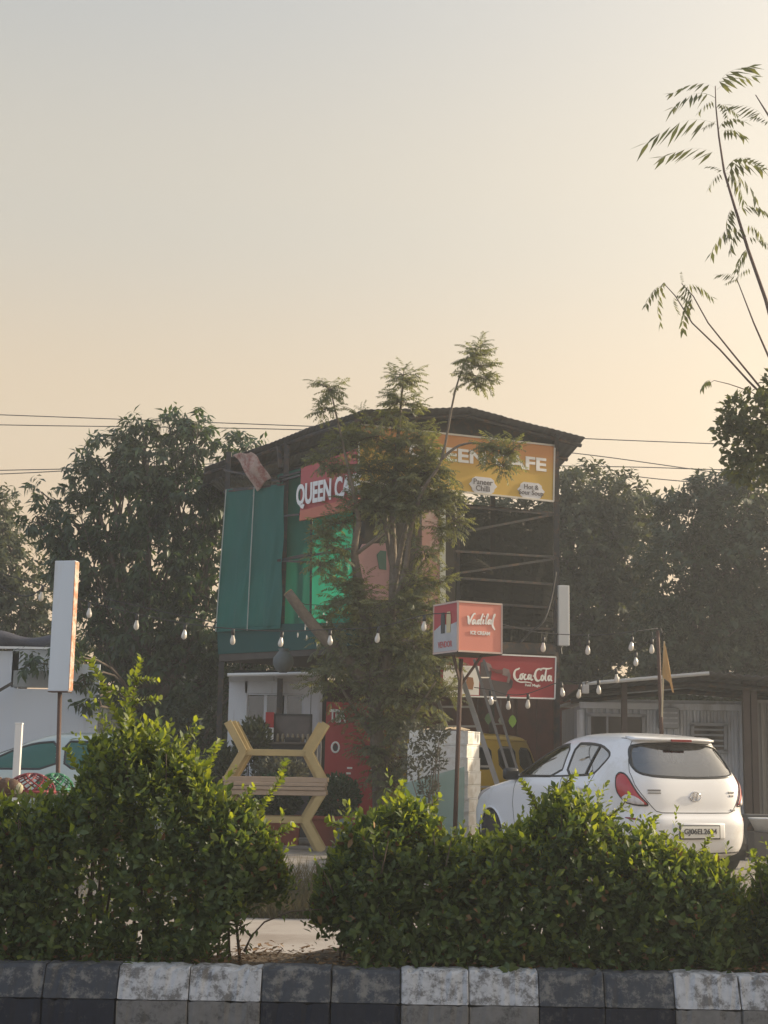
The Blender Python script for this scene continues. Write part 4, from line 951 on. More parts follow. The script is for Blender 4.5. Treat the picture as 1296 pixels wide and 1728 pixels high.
# narrow light box on the right pillar
lb = thing('light_box', 'narrow blank white light box fixed to the right pillar of the cafe', 'sign', FR(950, 1090, .1))
obj('case', MB().bbox((FR(950, 1039, .02)), (.19, .12, 1.0), .012, rz=R_(10)), mat('light_box_white', (.66, .67, .66), .5, var=.06, dirt=(.45, .43, .4), dirt_amt=.3, dirt_scale=1.5, streak=True), lb)
obj('bracket', bar(FR(938, 1010, .0), FR(946, 1010, .02), .03), dark_steel, lb); obj('bracket', bar(FR(938, 1070, .0), FR(946, 1070, .02), .03), dark_steel, lb)

# stacked dark plastic chairs on the upper floor, a pale basket on top
def chair_proto():
    t = thing('plastic_chair', 'x', 'chair')
    m_ = mat('dark_chair', (.028, .029, .031), .45, var=.2)
    obj('seat', MB().bbox((0, 0, .42), (.44, .42, .03), .01), m_, t, world=False)
    for sx in (-1, 1):
        obj('leg', MB().tube([(sx * .19, -.19, .42), (sx * .22, -.22, 0)], [.022, .016], 6), m_, t, world=False)
        obj('leg', MB().tube([(sx * .19, .19, .42), (sx * .22, .24, 0)], [.022, .016], 6), m_, t, world=False)
        obj('back_post', MB().tube([(sx * .20, .20, .42), (sx * .215, .25, .62), (sx * .20, .29, .82)], .018, 6), m_, t, world=False)
    for k, z in enumerate((.56, .66, .76)):
        obj('back_slat', MB().grid(lambda s_, t_, z=z: (-.29 + .58 * s_, .235 + z * .06 + .012 * math.sin(math.pi * s_), z - .03 + .06 * t_ + .014 * math.sin(3 * math.pi * s_)), 8, 2), m_, t, world=False, solid=.012)
    return t
cp = chair_proto(); first = True
ordn = ['bottom', 'second', 'third', 'fourth', 'fifth', 'topmost']
for si, (u, nm, cnt) in enumerate(((806, 'left', 5), (868, 'middle', 5), (915, 'right', 4))):
    b = FR(u, 1085, -.55)
    for k in range(cnt):
        o = cp if first else copy_tree(cp); first = False
        o.location = (b.x + .01 * k, b.y + .012 * k, ZF + .005 + .115 * k); o.rotation_euler = (0, 0, R_(24 + 180 + (si - 1) * 5))
        o['label'] = '%s dark plastic chair in the %s stack on the cafe upper floor' % (ordn[k], nm); o['group'] = 'stacked chairs on the cafe upper floor'
hang('shade_net', 'added dark see-through mesh standing in for murk in the open right side of the upper floor', 'shade net', FR, ((768, 850), (935, 866), (935, 1086), (768, 1080)), cloth_mat('murk_net', (.12, .12, .11), .3, see=.86, var=.3), 1.5, .015, -.14, NR)  # mesh added to dim the view into the open storey
bk = thing('basket', 'pale round upturned basket lying on the stacked chairs upstairs', 'basket', FR(798, 968, -.5))
c = FR(798, 968, -.5); c.z = ZF + 1.24
for k in range(6):
    obj('hoop', MB().lathe([(.34 * math.cos(.22 * k), .045 * k), (.352 * math.cos(.22 * k), .045 * k + .015), (.335 * math.cos(.22 * k + .1), .045 * k + .04)], 18, c), mat('pale_wicker', (.12, .118, .112), .8, var=.3), bk)

# ground storey walls behind the tree
bw = thing('back_wall', 'dark maroon panelled wall under the cafe behind the yellow van', 'wall', P(870, 1400, 27.2))
wm = mat('maroon_panel', (.085, .034, .030), .75, var=.3, scale=2, dirt=(.05, .03, .028), dirt_amt=.4)
for k, (u0, u1) in enumerate(((540, 640), (641, 742), (743, 806), (807, 872), (873, 905), (906, 984))):
    o0 = P(u0, 1178, 27.2 + .03 * (k % 2)); o1 = P(u1, 1178, 27.2 + .03 * (k % 2))
    obj('wall_panel', slab([(o0.x, o0.y, 3.0), (o0.x, o0.y, ZG - .05), (o1.x, o1.y, ZG - .05), (o1.x, o1.y, 3.0)], (0, -1, 0), .08), wm, bw)

# white shop cabin under the green side
YC = 24.8
cab = thing('shop_cabin', 'white shop cabin with dark serving window under the green curtains', 'cabin', P(460, 1400, YC))
cw = mat('cabin_white', (.64, .67, .71), .55, var=.08, dirt=(.40, .38, .36), dirt_amt=.3, dirt_scale=2, streak=True)
def cq(u0, v0, u1, v1, Y=YC, m_=cw, nm='wall_panel', t=.06, zb=None):
    a = P(u0, v0, Y); b = P(u1, v1, Y); z0 = zb if zb is not None else b.z
    return obj(nm, slab([(a.x, Y, a.z), (a.x, Y, z0), (b.x, Y, z0), (b.x, Y, a.z)], (0, -1, 0), t), m_, cab)
cq(387, 1148, 413, 1300, zb=ZG); cq(414, 1148, 512, 1171); cq(512.5, 1148, 521, 1300, zb=ZG); cq(526, 1150, 541, 1300, zb=ZG); cq(413.5, 1258, 512, 1300, zb=ZG, Y=YC + .01)
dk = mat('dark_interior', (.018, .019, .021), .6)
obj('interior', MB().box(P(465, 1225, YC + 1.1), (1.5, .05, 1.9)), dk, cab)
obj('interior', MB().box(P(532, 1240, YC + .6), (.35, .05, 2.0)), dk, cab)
wgl = glass_mat('shop_glass', (.25, .27, .28), 1.0)
for (u0, u1) in ((416, 446), (448, 480), (482, 511)):
    cq(u0, 1174, u1, 1256, Y=YC + .05, m_=wgl, nm='window_pane', t=.006)
for u in (415, 447, 481, 511): cq(u - 1.2, 1172, u + 1.2, 1257, Y=YC + .02, nm='window_frame', t=.05)
cq(415, 1170, 512, 1174, Y=YC - .02, nm='window_frame', t=.05)
for k, (u0, u1) in enumerate(((386, 462), (463, 542))):
    a = P(u0, 1136, YC - .55); b = P(u1, 1134.5, YC - .55); a2 = P(u0, 1147, YC + .02); b2 = P(u1, 1146, YC + .02)
    obj('awning', slab([a, a2, b2, b], (0, 0, 1), .035), clean_white, cab)
obj('awning_gutter', MB().tube([tuple(P(384, 1139, YC - .6)), tuple(P(542, 1136, YC - .6))], .03, 7), clean_white, cab)
urn = thing('clay_urn', 'grey round urn hanging under the cafe floor above the cabin', 'urn', P(478, 1132, 23.6))
obj('body', MB().lathe([(.06, -.17), (.12, -.13), (.165, -.03), (.16, .06), (.10, .14), (.07, .18), (.09, .21)], 16, P(478, 1117, 23.6)), mat('grey_clay', (.11, .125, .125), .7, var=.3), urn, smooth=True)
obj('cord', MB().tube([tuple(P(478, 1100, 23.6)), tuple(P(478, 1085, 23.6))], .008, 5), wire_mat, urn)
# counter with television, carton and bottles
cnt = thing('counter', 'dark shop counter in front of the white cabin', 'counter', P(480, 1400, 23.9))
ct = P(480, 1254, 23.9).z
cx0, cx1 = P(436, 1254, 23.9).x, P(535, 1254, 23.9).x
obj('front', MB().box(((cx0 + cx1) / 2, 24.05, (ct + ZG) / 2 - .02), (cx1 - cx0, .4, ct - ZG)), mat('counter_dark', (.05, .055, .06), .6), cnt)
obj('top', MB().bbox(((cx0 + cx1) / 2, 24.02, ct), (cx1 - cx0 + .06, .5, .035), .006), mat('counter_top', (.12, .10, .08), .5), cnt)
tv = thing('television', 'black framed television standing on the shop counter', 'television', P(495, 1252, 23.85))
obj('frame', MB().bbox(P(494, 1226, 23.85), (.62, .05, .40), .01), black_plastic, tv)
obj('screen', MB().box(P(494, 1226, 23.82), (.54, .006, .32)), mat('tv_screen', (.06, .05, .05), .08, var=.8, scale=5), tv)
obj('foot', MB().box((P(494, 1250, 23.85).x, 23.85, ct + .05), (.25, .14, .08)), black_plastic, tv)
ca = thing('carton', 'red and white carton standing left of the television', 'carton', P(455, 1254, 23.8))
ce = P(455, 1228, 23.8); 
obj('upper_half', MB().box((ce.x, ce.y, ct + .36), (.13, .12, .24)), mat('carton_red', (.42, .03, .03), .6), ca); obj('lower_half', MB().box((ce.x, ce.y, ct + .13), (.13, .12, .215)), clean_white, ca)
jm = mat('jar_glass', (.24, .20, .13), .25, var=.5, scale=20)
for k in range(7):
    u = 468 + k * 8.5; j = obj('jar', MB().lathe([(.022, 0), (.026, .01), (.026, .09), (.018, .11), (.018, .13)], 10, (P(u, 1254, 23.78).x, 23.82, ct + .018)), jm, smooth=True)
    tag(j, 'small glass jar, %s from the left in the counter row' % ['first', 'second', 'third', 'fourth', 'fifth', 'sixth', 'seventh'][k], 'jar', 'jars on the shop counter')

# ------------------------------------------------------------------ cars
def smooth_tab(tab, z):
    """monotone-ish cubic interpolation of a table of rows (z, a, b, ...)"""
    zs = [r[0] for r in tab]
    if z <= zs[0]: return tab[0][1:]
    if z >= zs[-1]: return tab[-1][1:]
    i = max(k for k in range(len(zs) - 1) if zs[k] <= z); t = (z - zs[i]) / (zs[i + 1] - zs[i]); o = []
    for c in range(1, len(tab[0])):
        p1, p2 = tab[i][c], tab[i + 1][c]; h = zs[i + 1] - zs[i]
        def slope(k):
            if k <= 0 or k >= len(zs) - 1: return 0 if k <= 0 else (tab[k][c] - tab[k - 1][c]) / (zs[k] - zs[k - 1])
            a = (tab[k][c] - tab[k - 1][c]) / (zs[k] - zs[k - 1]); b = (tab[k + 1][c] - tab[k][c]) / (zs[k + 1] - zs[k])
            return 0 if a * b <= 0 else 2 * a * b / (a + b)
        m1, m2 = slope(i) * h, slope(i + 1) * h
        o.append((2 * t ** 3 - 3 * t * t + 1) * p1 + (t ** 3 - 2 * t * t + t) * m1 + (-2 * t ** 3 + 3 * t * t) * p2 + (t ** 3 - t * t) * m2)
    return o

HATCH = [(.19, .20, 3.74, .72), (.24, .08, 3.85, .795), (.32, .03, 3.91, .835), (.42, .005, 3.94, .85), (.54, .0, 3.94, .856), (.60, .012, 3.93, .858), (.645, .04, 3.90, .858), (.70, .055, 3.87, .859), (.78, .062, 3.80, .858), (.86, .075, 3.58, .854), (.92, .09, 3.26, .846),
         (.97, .105, 2.98, .833), (1.02, .125, 2.85, .808), (1.10, .175, 2.67, .772), (1.20, .245, 2.44, .725), (1.30, .325, 2.18, .672), (1.37, .375, 1.99, .630), (1.41, .39, 1.88, .597), (1.43, .40, 1.82, .572), (1.45, .46, 1.76, .530), (1.47, .62, 1.68, .470), (1.485, .80, 1.60, .395), (1.497, .98, 1.50, .290), (1.504, 1.12, 1.40, .15), (1.506, 1.24, 1.27, .02)]
VAN = [(.24, .10, 3.40, .70), (.30, .02, 3.47, .74), (.45, .0, 3.5, .75), (.75, .0, 3.5, .755), (.95, .01, 3.48, .75), (1.05, .02, 3.42, .74), (1.30, .05, 3.25, .715), (1.50, .08, 3.08, .69), (1.58, .10, 3.0, .672), (1.62, .14, 2.92, .64), (1.65, .25, 2.80, .56), (1.67, .5, 2.6, .42), (1.68, .9, 2.2, .2), (1.681, 1.3, 1.6, .02)]

class Shell:
    def __init__(s, tab, n, M): s.tab = tab; s.n = n; s.M = M; s.memo = {}
    def par(s, z):
        if z not in s.memo: s.memo[z] = smooth_tab(s.tab, z)
        return s.memo[z]
    def S(s, th, z):
        xr, xf, w = s.par(z); cx = (xr + xf) / 2; a = (xf - xr) / 2; k = 2.0 / s.n
        c, sn = math.cos(th), math.sin(th)
        return Vector((cx - a * math.copysign(abs(c) ** k, c), w * math.copysign(abs(sn) ** k, sn), z))
    def N(s, th, z):
        e = 1e-3; a = s.S(th + e, z) - s.S(th - e, z); b = s.S(th, z + e) - s.S(th, z - e); n = b.cross(a)
        if n.length < 1e-12: return Vector((0, 0, 1))
        n.normalize(); c = s.S(th, z); xr, xf, w = s.par(z)
        if n.dot(c - Vector(((xr + xf) / 2, 0, .6))) < 0: n = -n
        return n
    def side(s, x, z, sgn=1):           # angle of the point with given x on the side
        xr, xf, w = s.par(z); cx = (xr + xf) / 2; a = (xf - xr) / 2
        r = max(-.9999, min(.9999, (cx - x) / a)); th = math.acos(math.copysign(abs(r) ** (s.n / 2.0), r)); return sgn * th
    def rear(s, y, z, front=False):
        xr, xf, w = s.par(z); r = max(-.9999, min(.9999, y / w)); th = math.asin(math.copysign(abs(r) ** (s.n / 2.0), r)); return math.pi - th if front else th
    def at(s, mode, p, off=0.0):
        if mode == 'L': th = s.side(p[0], p[1], 1)
        elif mode == 'R': th = s.side(p[0], p[1], -1)
        elif mode == 'B': th = s.rear(p[0], p[1])
        elif mode == 'F': th = s.rear(p[0], p[1], True)
        else: th = p[0]
        return s.S(th, p[1]) + s.N(th, p[1]) * off

def resample(poly, n=72, smooth=1):
    q = [Vector(p) for p in poly]
    for _ in range(smooth):
        nq = []
        for i in range(len(q)): a, b = q[i], q[(i + 1) % len(q)]; nq += [a * .8 + b * .2, a * .2 + b * .8]
        q = nq
    L = [0]
    for i in range(len(q)): L.append(L[-1] + (q[(i + 1) % len(q)] - q[i]).length)
    o = []
    for k in range(n):
        d = L[-1] * k / n; i = max(j for j in range(len(q)) if L[j] <= d + 1e-12); t = (d - L[i]) / max(1e-9, L[i + 1] - L[i]); o.append(q[i].lerp(q[(i + 1) % len(q)], t))
    return o
def inside(p, poly):
    x, y = p; c = False; j = len(poly) - 1
    for i in range(len(poly)):
        if (poly[i][1] > y) != (poly[j][1] > y) and x < (poly[j][0] - poly[i][0]) * (y - poly[i][1]) / (poly[j][1] - poly[i][1]) + poly[i][0]: c = not c
        j = i
    return c
def inset(poly, d):
    n = len(poly); o = []
    cx = sum(p[0] for p in poly) / n; cy = sum(p[1] for p in poly) / n
    for i in range(n):
        a = poly[i - 1]; b = poly[(i + 1) % n]; t = Vector((b[0] - a[0], b[1] - a[1])); t.normalize(); nn = Vector((-t.y, t.x))
        if nn.dot(Vector((cx - poly[i][0], cy - poly[i][1]))) < 0: nn = -nn
        o.append(Vector((poly[i][0] + nn.x * d, poly[i][1] + nn.y * d)))
    return o
def patch(sh, mode, poly, off, rings=5, bulge=0.0, n=72, smooth=1, r0=0.0, depth=0.0):
    q = resample(poly, n, smooth); cx = sum(p.x for p in q) / n; cy = sum(p.y for p in q) / n; mb = MB()
    for k in range(rings):
        s = 1 - (1 - r0) * k / rings
        for p in q: mb.v.append(tuple(sh.at(mode, (cx + (p.x - cx) * s, cy + (p.y - cy) * s), off + bulge * (1 - s * s))))
    mb.v.append(tuple(sh.at(mode, (cx, cy), off + bulge))); c = len(mb.v) - 1
    for k in range(rings - 1):
        for i in range(n): j = (i + 1) % n; mb.f.append((k * n + i, k * n + j, (k + 1) * n + j, (k + 1) * n + i))
    for i in range(n): mb.f.append(((rings - 1) * n + i, (rings - 1) * n + (i + 1) % n, c))
    if depth:
        b = len(mb.v)
        for p in q: mb.v.append(tuple(sh.at(mode, (p.x, p.y), off - depth)))
        for i in range(n): j = (i + 1) % n; mb.f.append((i, b + i, b + j, j))
    return mb
def ring(sh, mode, poly, w, off, n=96, smooth=1, out=.004):
    q = resample(poly, n, smooth); i_ = inset(q, w); o_ = inset(q, -out); mb = MB()
    for p in o_: mb.v.append(tuple(sh.at(mode, (p.x, p.y), off - .006)))
    for p in q: mb.v.append(tuple(sh.at(mode, (p.x, p.y), off)))
    for p in i_: mb.v.append(tuple(sh.at(mode, (p.x, p.y), off)))
    for p in i_: mb.v.append(tuple(sh.at(mode, (p.x, p.y), off - .02)))
    for k in range(3):
        for i in range(n): j = (i + 1) % n; mb.f.append((k * n + i, k * n + j, (k + 1) * n + j, (k + 1) * n + i))
    return mb
def line_on(sh, mode, pts, r, off=0.0, seg=8):
    q = []
    for i in range(len(pts) - 1):
        for k in range(seg): t = k / seg; q.append((pts[i][0] + (pts[i + 1][0] - pts[i][0]) * t, pts[i][1] + (pts[i + 1][1] - pts[i][1]) * t))
    q.append(pts[-1]); return MB().tube([tuple(sh.at(mode, p, off)) for p in q], r, 5)

rubber = mat('rubber', (.015, .015, .016), .7); trim_black = mat('trim_black', (.012, .012, .013), .35)
chrome = mat('chrome', (.6, .6, .62), .15, metal=1.0, var=.03); seat_fab = mat('seat_fabric', (.10, .095, .09), .85, var=.2); seatl = mat('seat_light', (.22, .21, .20), .85, var=.2)
def wheel(parent, c, r, side, rimm):
    c = Vector(c); Mx = Matrix.Rotation(R_(-90) * side, 3, 'X')     # axis along +-y
    w = obj('wheel', MB().lathe([(r * .62, -.09), (r * .93, -.095), (r, -.07), (r, .07), (r * .93, .095), (r * .62, .09)], 32, c, Mx), rubber, parent, world=False, smooth=True)
    mb = MB(); mb.lathe([(r * .64, .02), (r * .64, .088), (r * .60, .088), (r * .57, .05)], 32, c, Mx)
    for k in range(8):
        an = k * math.pi / 4; mb.beam(c + Mx @ Vector((.04 * math.cos(an), .04 * math.sin(an), .07)), c + Mx @ Vector((r * .6 * math.cos(an), r * .6 * math.sin(an), .075)), .045, .02, Mx @ Vector((0, 0, 1)))
    mb.lathe([(.06, .05), (.06, .085), (.045, .09)], 14, c, Mx)
    obj('rim', mb, rimm, w, world=False)
    return w

def build_car(name, label, loc, rz, tab, nexp, paint, wins, wheels, wr, glass, cat='car', nth=360, nz=100, seats=True, arch=True, side_glass=None):
    """local frame: x forward from the rear bumper, y to the left, z up"""
    root = thing(name, label, cat, loc, rz); sh = Shell(tab, nexp, root)
    z0, z1 = tab[0][0], tab[-1][0]
    # denser slices towards the roof
    zs = sorted(set([z0 + (z1 - z0) * i / nz for i in range(nz + 1)] + [z1 - .06 * (i / 24) ** 2 for i in range(25)]))
    polys = {}
    for (mode, pl, nm) in wins: polys.setdefault(mode, []).append(inset(resample(pl, 72, 1), .010))
    # outline samples evenly spaced along the plan outline
    fine = np.linspace(0, 2 * math.pi, 40001); xr, xf, w0 = sh.par(.8); k_ = 2.0 / nexp
    X_ = (xf - xr) / 2 * np.sign(np.cos(fine)) * np.abs(np.cos(fine)) ** k_; Y_ = w0 * np.sign(np.sin(fine)) * np.abs(np.sin(fine)) ** k_
    arc = np.concatenate([[0], np.cumsum(np.hypot(np.diff(X_), np.diff(Y_)))]); ths = np.interp(np.linspace(0, arc[-1], nth + 1)[:-1], arc, fine)
    mb = MB(); rows = [[sh.S(th, z) for th in ths] for z in zs]
    for r_ in rows: mb.v += [tuple(p) for p in r_]
    lin = MB()
    for r_ in rows:
        for p in r_: lin.v.append((p.x + (.03 if p.x < 1.9 else -.03), p.y * .965, p.z - .018))
    for i in range(len(zs) - 1):
        zc = (zs[i] + zs[i + 1]) / 2
        for k in range(nth):
            k2 = (k + 1) % nth; p = (rows[i][k] + rows[i][k2] + rows[i + 1][k] + rows[i + 1][k2]) / 4; cut = False; thm = ths[k]
            if .9 < zc < 1.46:
                for mode, pls in polys.items():
                    if mode == 'L' and not (p.y > .3): continue
                    if mode == 'R' and not (p.y < -.3): continue
                    if mode == 'B' and (math.cos(thm) < 0 or p.x > 1.0): continue
                    if mode == 'F' and (math.cos(thm) > 0 or p.x < 1.6): continue
                    q = (p.x, p.z) if mode in 'LR' else (p.y, p.z)
                    if any(inside(q, pl) for pl in pls): cut = True; break
            if arch and zc < .7 and abs(p.y) > .45:
                for (wx, wz) in wheels:
                    if (p.x - wx) ** 2 + (p.z - wz) ** 2 < (wr + .035) ** 2: cut = True
            if not cut:
                f = (i * nth + k, i * nth + k2, (i + 1) * nth + k2, (i + 1) * nth + k); mb.f.append(f)
                if zc > .55 and zc < 1.49: lin.f.append(f)
    mb.f.append(tuple(range((len(zs) - 1) * nth, len(zs) * nth)))
    body = obj('body', mb, paint, root, world=False, smooth=True)
    obj('interior_lining', lin, mat('car_lining', (.16, .155, .15), .8), root, world=False, smooth=True)
    for (mode, pl, nm) in wins:
        w = obj(nm, patch(sh, mode, pl, -.004, 6, .0), (side_glass or glass) if mode in 'LR' else glass, root, world=False, smooth=True)
        obj('seal', ring(sh, mode, pl, .024, .003), trim_black, w, world=False, smooth=True)
    for (wx, wz) in wheels:
        for s in (1, -1):
            wv = sh.par(.5)[2]
            if arch:
                mb = MB(); mb.tube([tuple(sh.at('L' if s > 0 else 'R', (wx + (wr + .035) * math.cos(a), max(z0 + .005, wz + (wr + .035) * math.sin(a))), .002)) for a in np.linspace(-.25, math.pi + .25, 36)], .013, 6)
                obj('arch_lip', mb, paint, root, world=False, smooth=True)
                mb = MB(); arcp = [(wx + (wr + .05) * math.cos(a), wz + (wr + .05) * math.sin(a)) for a in np.linspace(-.4, math.pi + .4, 24)]
                b = len(mb.v)
                for (x, z) in arcp: mb.v += [(x, s * (wv - .02), z), (x, s * (wv - .32), z)]
                for i in range(len(arcp) - 1): mb.f.append((2 * i, 2 * i + 1, 2 * i + 3, 2 * i + 2))
                mb.f.append(tuple(2 * i + 1 for i in range(len(arcp)))); obj('wheel_well', mb, rubber, root, world=False)
            wheel(root, (wx, s * (wv - .12), wz), wr, s, chrome if False else mat('rim_grey', (.38, .38, .39), .35, metal=.7))
    xr, xf, w_ = sh.par(.5)
    obj('underbody', MB().box(((xr + xf) / 2, 0, z0 + .05), (xf - xr - .5, w_ * 1.4, .08)), rubber, root, world=False)
    if seats:
        fl = MB().box(((xr + xf) / 2 - .2, 0, .5), (2.6, 1.3, .04)); obj('cabin_floor', fl, black_plastic, root, world=False)
        for y in (-.36, .36):
            st = obj('seat', MB().bbox((1.85, y, .68), (.50, .48, .2), .06).bbox((1.58, y, 1.0), (.16, .46, .58), .06, M=Matrix.Rotation(R_(-14), 3, 'Y')), seat_fab, root, world=False, smooth=True)
            obj('headrest', MB().bbox((1.47, y, 1.32), (.10, .26, .17), .045), seat_fab, st, world=False, smooth=True)
        st = obj('rear_seat', MB().bbox((.95, 0, .72), (.5, 1.2, .18), .06).bbox((.68, 0, .98), (.15, 1.2, .42), .06, M=Matrix.Rotation(R_(-16), 3, 'Y')), seat_fab, root, world=False, smooth=True)
        for y in (-.38, .38): obj('headrest', MB().bbox((.62, y, 1.22), (.09, .25, .14), .04), seat_fab, st, world=False, smooth=True)
        obj('dashboard', MB().bbox((2.75, 0, .88), (.45, 1.3, .22), .06), black_plastic, root, world=False, smooth=True)
        mb = MB(); mb.tube([(2.42 + .06 * math.sin(a) , -.36 + .18 * math.cos(a), .95 + .17 * math.sin(a)) for a in np.linspace(0, 6.283, 20)], .013, 5); obj('steering_wheel', mb, black_plastic, root, world=False)
    return root, sh

car_white = mat('car_white', (.78, .78, .785), .28, var=.02, scale=1.5, coat=.6, dirt=(.66, .645, .615), dirt_amt=.35, dirt_scale=1.6)
car_glass = glass_mat('car_glass', (.42, .45, .45), 1.6)
SIDE_F = [(2.64, .995), (2.38, 1.145), (2.10, 1.285), (1.86, 1.36), (1.545, 1.39), (1.51, 1.005)]
SIDE_R = [(1.43, 1.01), (1.455, 1.392), (1.15, 1.39), (.88, 1.362), (.68, 1.29), (.645, 1.225), (.80, 1.06), (.90, 1.03)]
REAR = [(-.655, 1.14), (-.60, 1.30), (-.545, 1.378), (0, 1.40), (.545, 1.378), (.60, 1.30), (.655, 1.14), (.62, 1.055), (.45, 1.025), (0, 1.012), (-.45, 1.025), (-.62, 1.055)]
FRONT = [(-.64, 1.04), (-.55, 1.34), (0, 1.385), (.55, 1.34), (.64, 1.04), (0, 1.03)]
wins = [('L', SIDE_F, 'door_window'), ('L', SIDE_R, 'door_window'), ('R', SIDE_F, 'door_window'), ('R', SIDE_R, 'door_window'), ('B', REAR, 'rear_window'), ('F', FRONT, 'windscreen')]
HD = R_(24)                                            # heading: away from the viewer and to the left
corner = P(1058, 1474, 16.0); fwd = Vector((-math.sin(HD), math.cos(HD), 0)); lft = Vector((-fwd.y, fwd.x, 0))
cloc = corner - lft * .84 - fwd * .12; cloc.z = ZG
wc, sh = build_car('parked_car', 'white hatchback parked in front of the cafe, seen from behind', cloc, math.atan2(fwd.y, fwd.x), HATCH, 5.4, car_white, wins, [(.63, .30), (3.14, .30)], .30, car_glass, side_glass=glass_mat('car_side_glass', (.30, .33, .33), .35))
wc.scale = (1, 1, 1.035)
red_l = mat('red_lens', (.42, .018, .022), .12, var=.1, coat=.5); clear_l = mat('clear_lens', (.55, .5, .48), .1, var=.4, scale=25, coat=.5); dark_red = mat('reflector', (.22, .02, .025), .2)
for s in (1, -1):
    T = [(s * R_(a), z) for a, z in [(60, 1.03), (56, 1.075), (48, 1.06), (38, .97), (27, .83), (19.5, .755), (20.5, .735), (32, .738), (44, .765), (52, .85), (57, .945)]]
    tl = obj('tail_light', patch(sh, 'A', T, .012, 6, .012, depth=.02), red_l, wc, world=False, smooth=True)
    T2 = [(s * R_(a), z) for a, z in [(22, .748), (32, .748), (43, .772), (47.5, .815), (42, .855), (31, .825)]]
    obj('clear_lens', patch(sh, 'A', T2, .026, 4, .004, depth=.01), clear_l, tl, world=False, smooth=True)
    obj('lamp_rim', ring(sh, 'A', T, .012, .016), trim_black, tl, world=False, smooth=True)
    rf_ = [(s * R_(a), z) for a, z in [(30, .588), (30.5, .605), (40, .618), (46, .618), (46, .606), (36, .592)]]
    obj('reflector', patch(sh, 'A', rf_, .006, 3, depth=.008), dark_red, wc, world=False)
# panel gaps of hatch, doors, bumper
seam = mat('seam', (.06, .06, .06), .7)
hp = [(R_(43), 1.40), (R_(45), 1.2), (R_(43), 1.08), (R_(34), .95), (R_(24), .83), (R_(16.5), .73), (R_(13), .685), (R_(9), .670), (0, .668)]
obj('hatch_gap', line_on(sh, 'A', hp + [(-a, z) for a, z in reversed(hp[:-1])], .0045), seam, wc, world=False)
obj('door_gap', line_on(sh, 'L', [(1.475, 1.03), (1.475, .6), (1.46, .30)], .004), seam, wc, world=False)
obj('door_gap', line_on(sh, 'L', [(2.52, 1.0), (2.56, .7), (2.50, .32)], .004), seam, wc, world=False)
obj('door_gap', line_on(sh, 'L', [(.80, 1.10), (.86, .95), (1.02, .72), (1.08, .5), (1.06, .32)], .004), seam, wc, world=False)
obj('roof_gap', line_on(sh, 'A', [(R_(70), 1.435), (R_(60), 1.43), (R_(50), 1.425), (R_(42), 1.42)], .004), seam, wc, world=False)
obj('bumper_gap', line_on(sh, 'A', [(R_(47), .70), (R_(58), .66), (R_(66), .60)], .004), seam, wc, world=False)
for x, z in ((1.62, .86), (.98, .90)):
    obj('door_handle', MB().bbox(sh.at('L', (x, z), .02), (.19, .03, .035), .012), car_white, wc, world=False, smooth=True)
obj('window_divider', line_on(sh, 'L', [(1.00, 1.04), (.93, 1.34)], .013, .002), trim_black, wc, world=False)
obj('belt_trim', line_on(sh, 'L', [(2.60, .995), (1.48, 1.02), (.9, 1.04)], .010, .002), trim_black, wc, world=False)
# spoiler with high stop lamp
def spo(s, t):
    y = -.56 + 1.12 * s; base = sh.at('B', (y * .98, 1.405), .0)
    return base + Vector((-.085 * t * (1 - .35 * (y / .56) ** 2) + .06 * (1 - t), 0, .045 - .03 * t - .012 * abs(y) ** 2))
obj('spoiler', MB().grid(spo, 24, 4), car_white, wc, world=False, smooth=True, solid=.02)
p = spo(.5, 1); obj('stop_lamp', MB().bbox((p.x - .006, 0, p.z - .006), (.02, .27, .026), .004), dark_red, wc, world=False)
# number plate in its recess, emblem, badges
pc = sh.at('B', (0, .475), 0); 
obj('plate_recess', MB().bbox((pc.x + .012, 0, .485), (.05, .68, .17), .02), mat('bumper_shade', (.70, .70, .70), .4, var=.02), wc, world=False, smooth=True)
np_ = obj('number_plate', MB().bbox((pc.x - .022, 0, .475), (.012, .50, .12), .004), mat('plate_white', (.68, .67, .62), .5), wc, world=False)
obj('plate_frame', MB().bbox((pc.x - .018, 0, .475), (.012, .53, .145), .006), trim_black, wc, world=False)
put_text('plate_text', 'GJ06EL2604', mat('plate_ink', (.04, .04, .045), .6), np_, WM(wc) @ Vector((pc.x - .0325, 0, .475)), -lft, UP, width=.42, height=.075, bold=.008)
ec = sh.at('B', (0, .835), .006)
mb = MB(); mb.tube([(ec.x - .008, .068 * math.cos(a), ec.z + .047 * math.sin(a)) for a in np.linspace(0, 6.2832, 28)], .007, 6)
em = obj('emblem', mb, chrome, wc, world=False, smooth=True)
mb = MB(); mb.beam((ec.x - .008, .028, ec.z - .036), (ec.x - .008, .018, ec.z + .036), .012, .014, (1, 0, 0)); mb.beam((ec.x - .008, -.018, ec.z - .036), (ec.x - .008, -.028, ec.z + .036), .012, .014, (1, 0, 0)); mb.beam((ec.x - .008, .026, ec.z - .004), (ec.x - .008, -.026, ec.z + .004), .010, .012, (1, 0, 0))
obj('emblem_letter', mb, chrome, em, world=False)
for (y, z, w_, h_) in ((.50, .895, .15, .018), (.50, .868, .15, .012), (-.50, .88, .09, .02), (-.50, .845, .06, .02), (-.50, .70, .07, .018)):
    c = sh.at('B', (y, z), .004); obj('badge', MB().bbox(c, (.008, w_, h_), .002, M=Matrix.Rotation(math.atan2(sh.N(sh.rear(y, z), z).y, -sh.N(sh.rear(y, z), z).x) * -1, 3, 'Z')), mat('badge_grey', (.28, .28, .29), .35, metal=.5), wc, world=False)
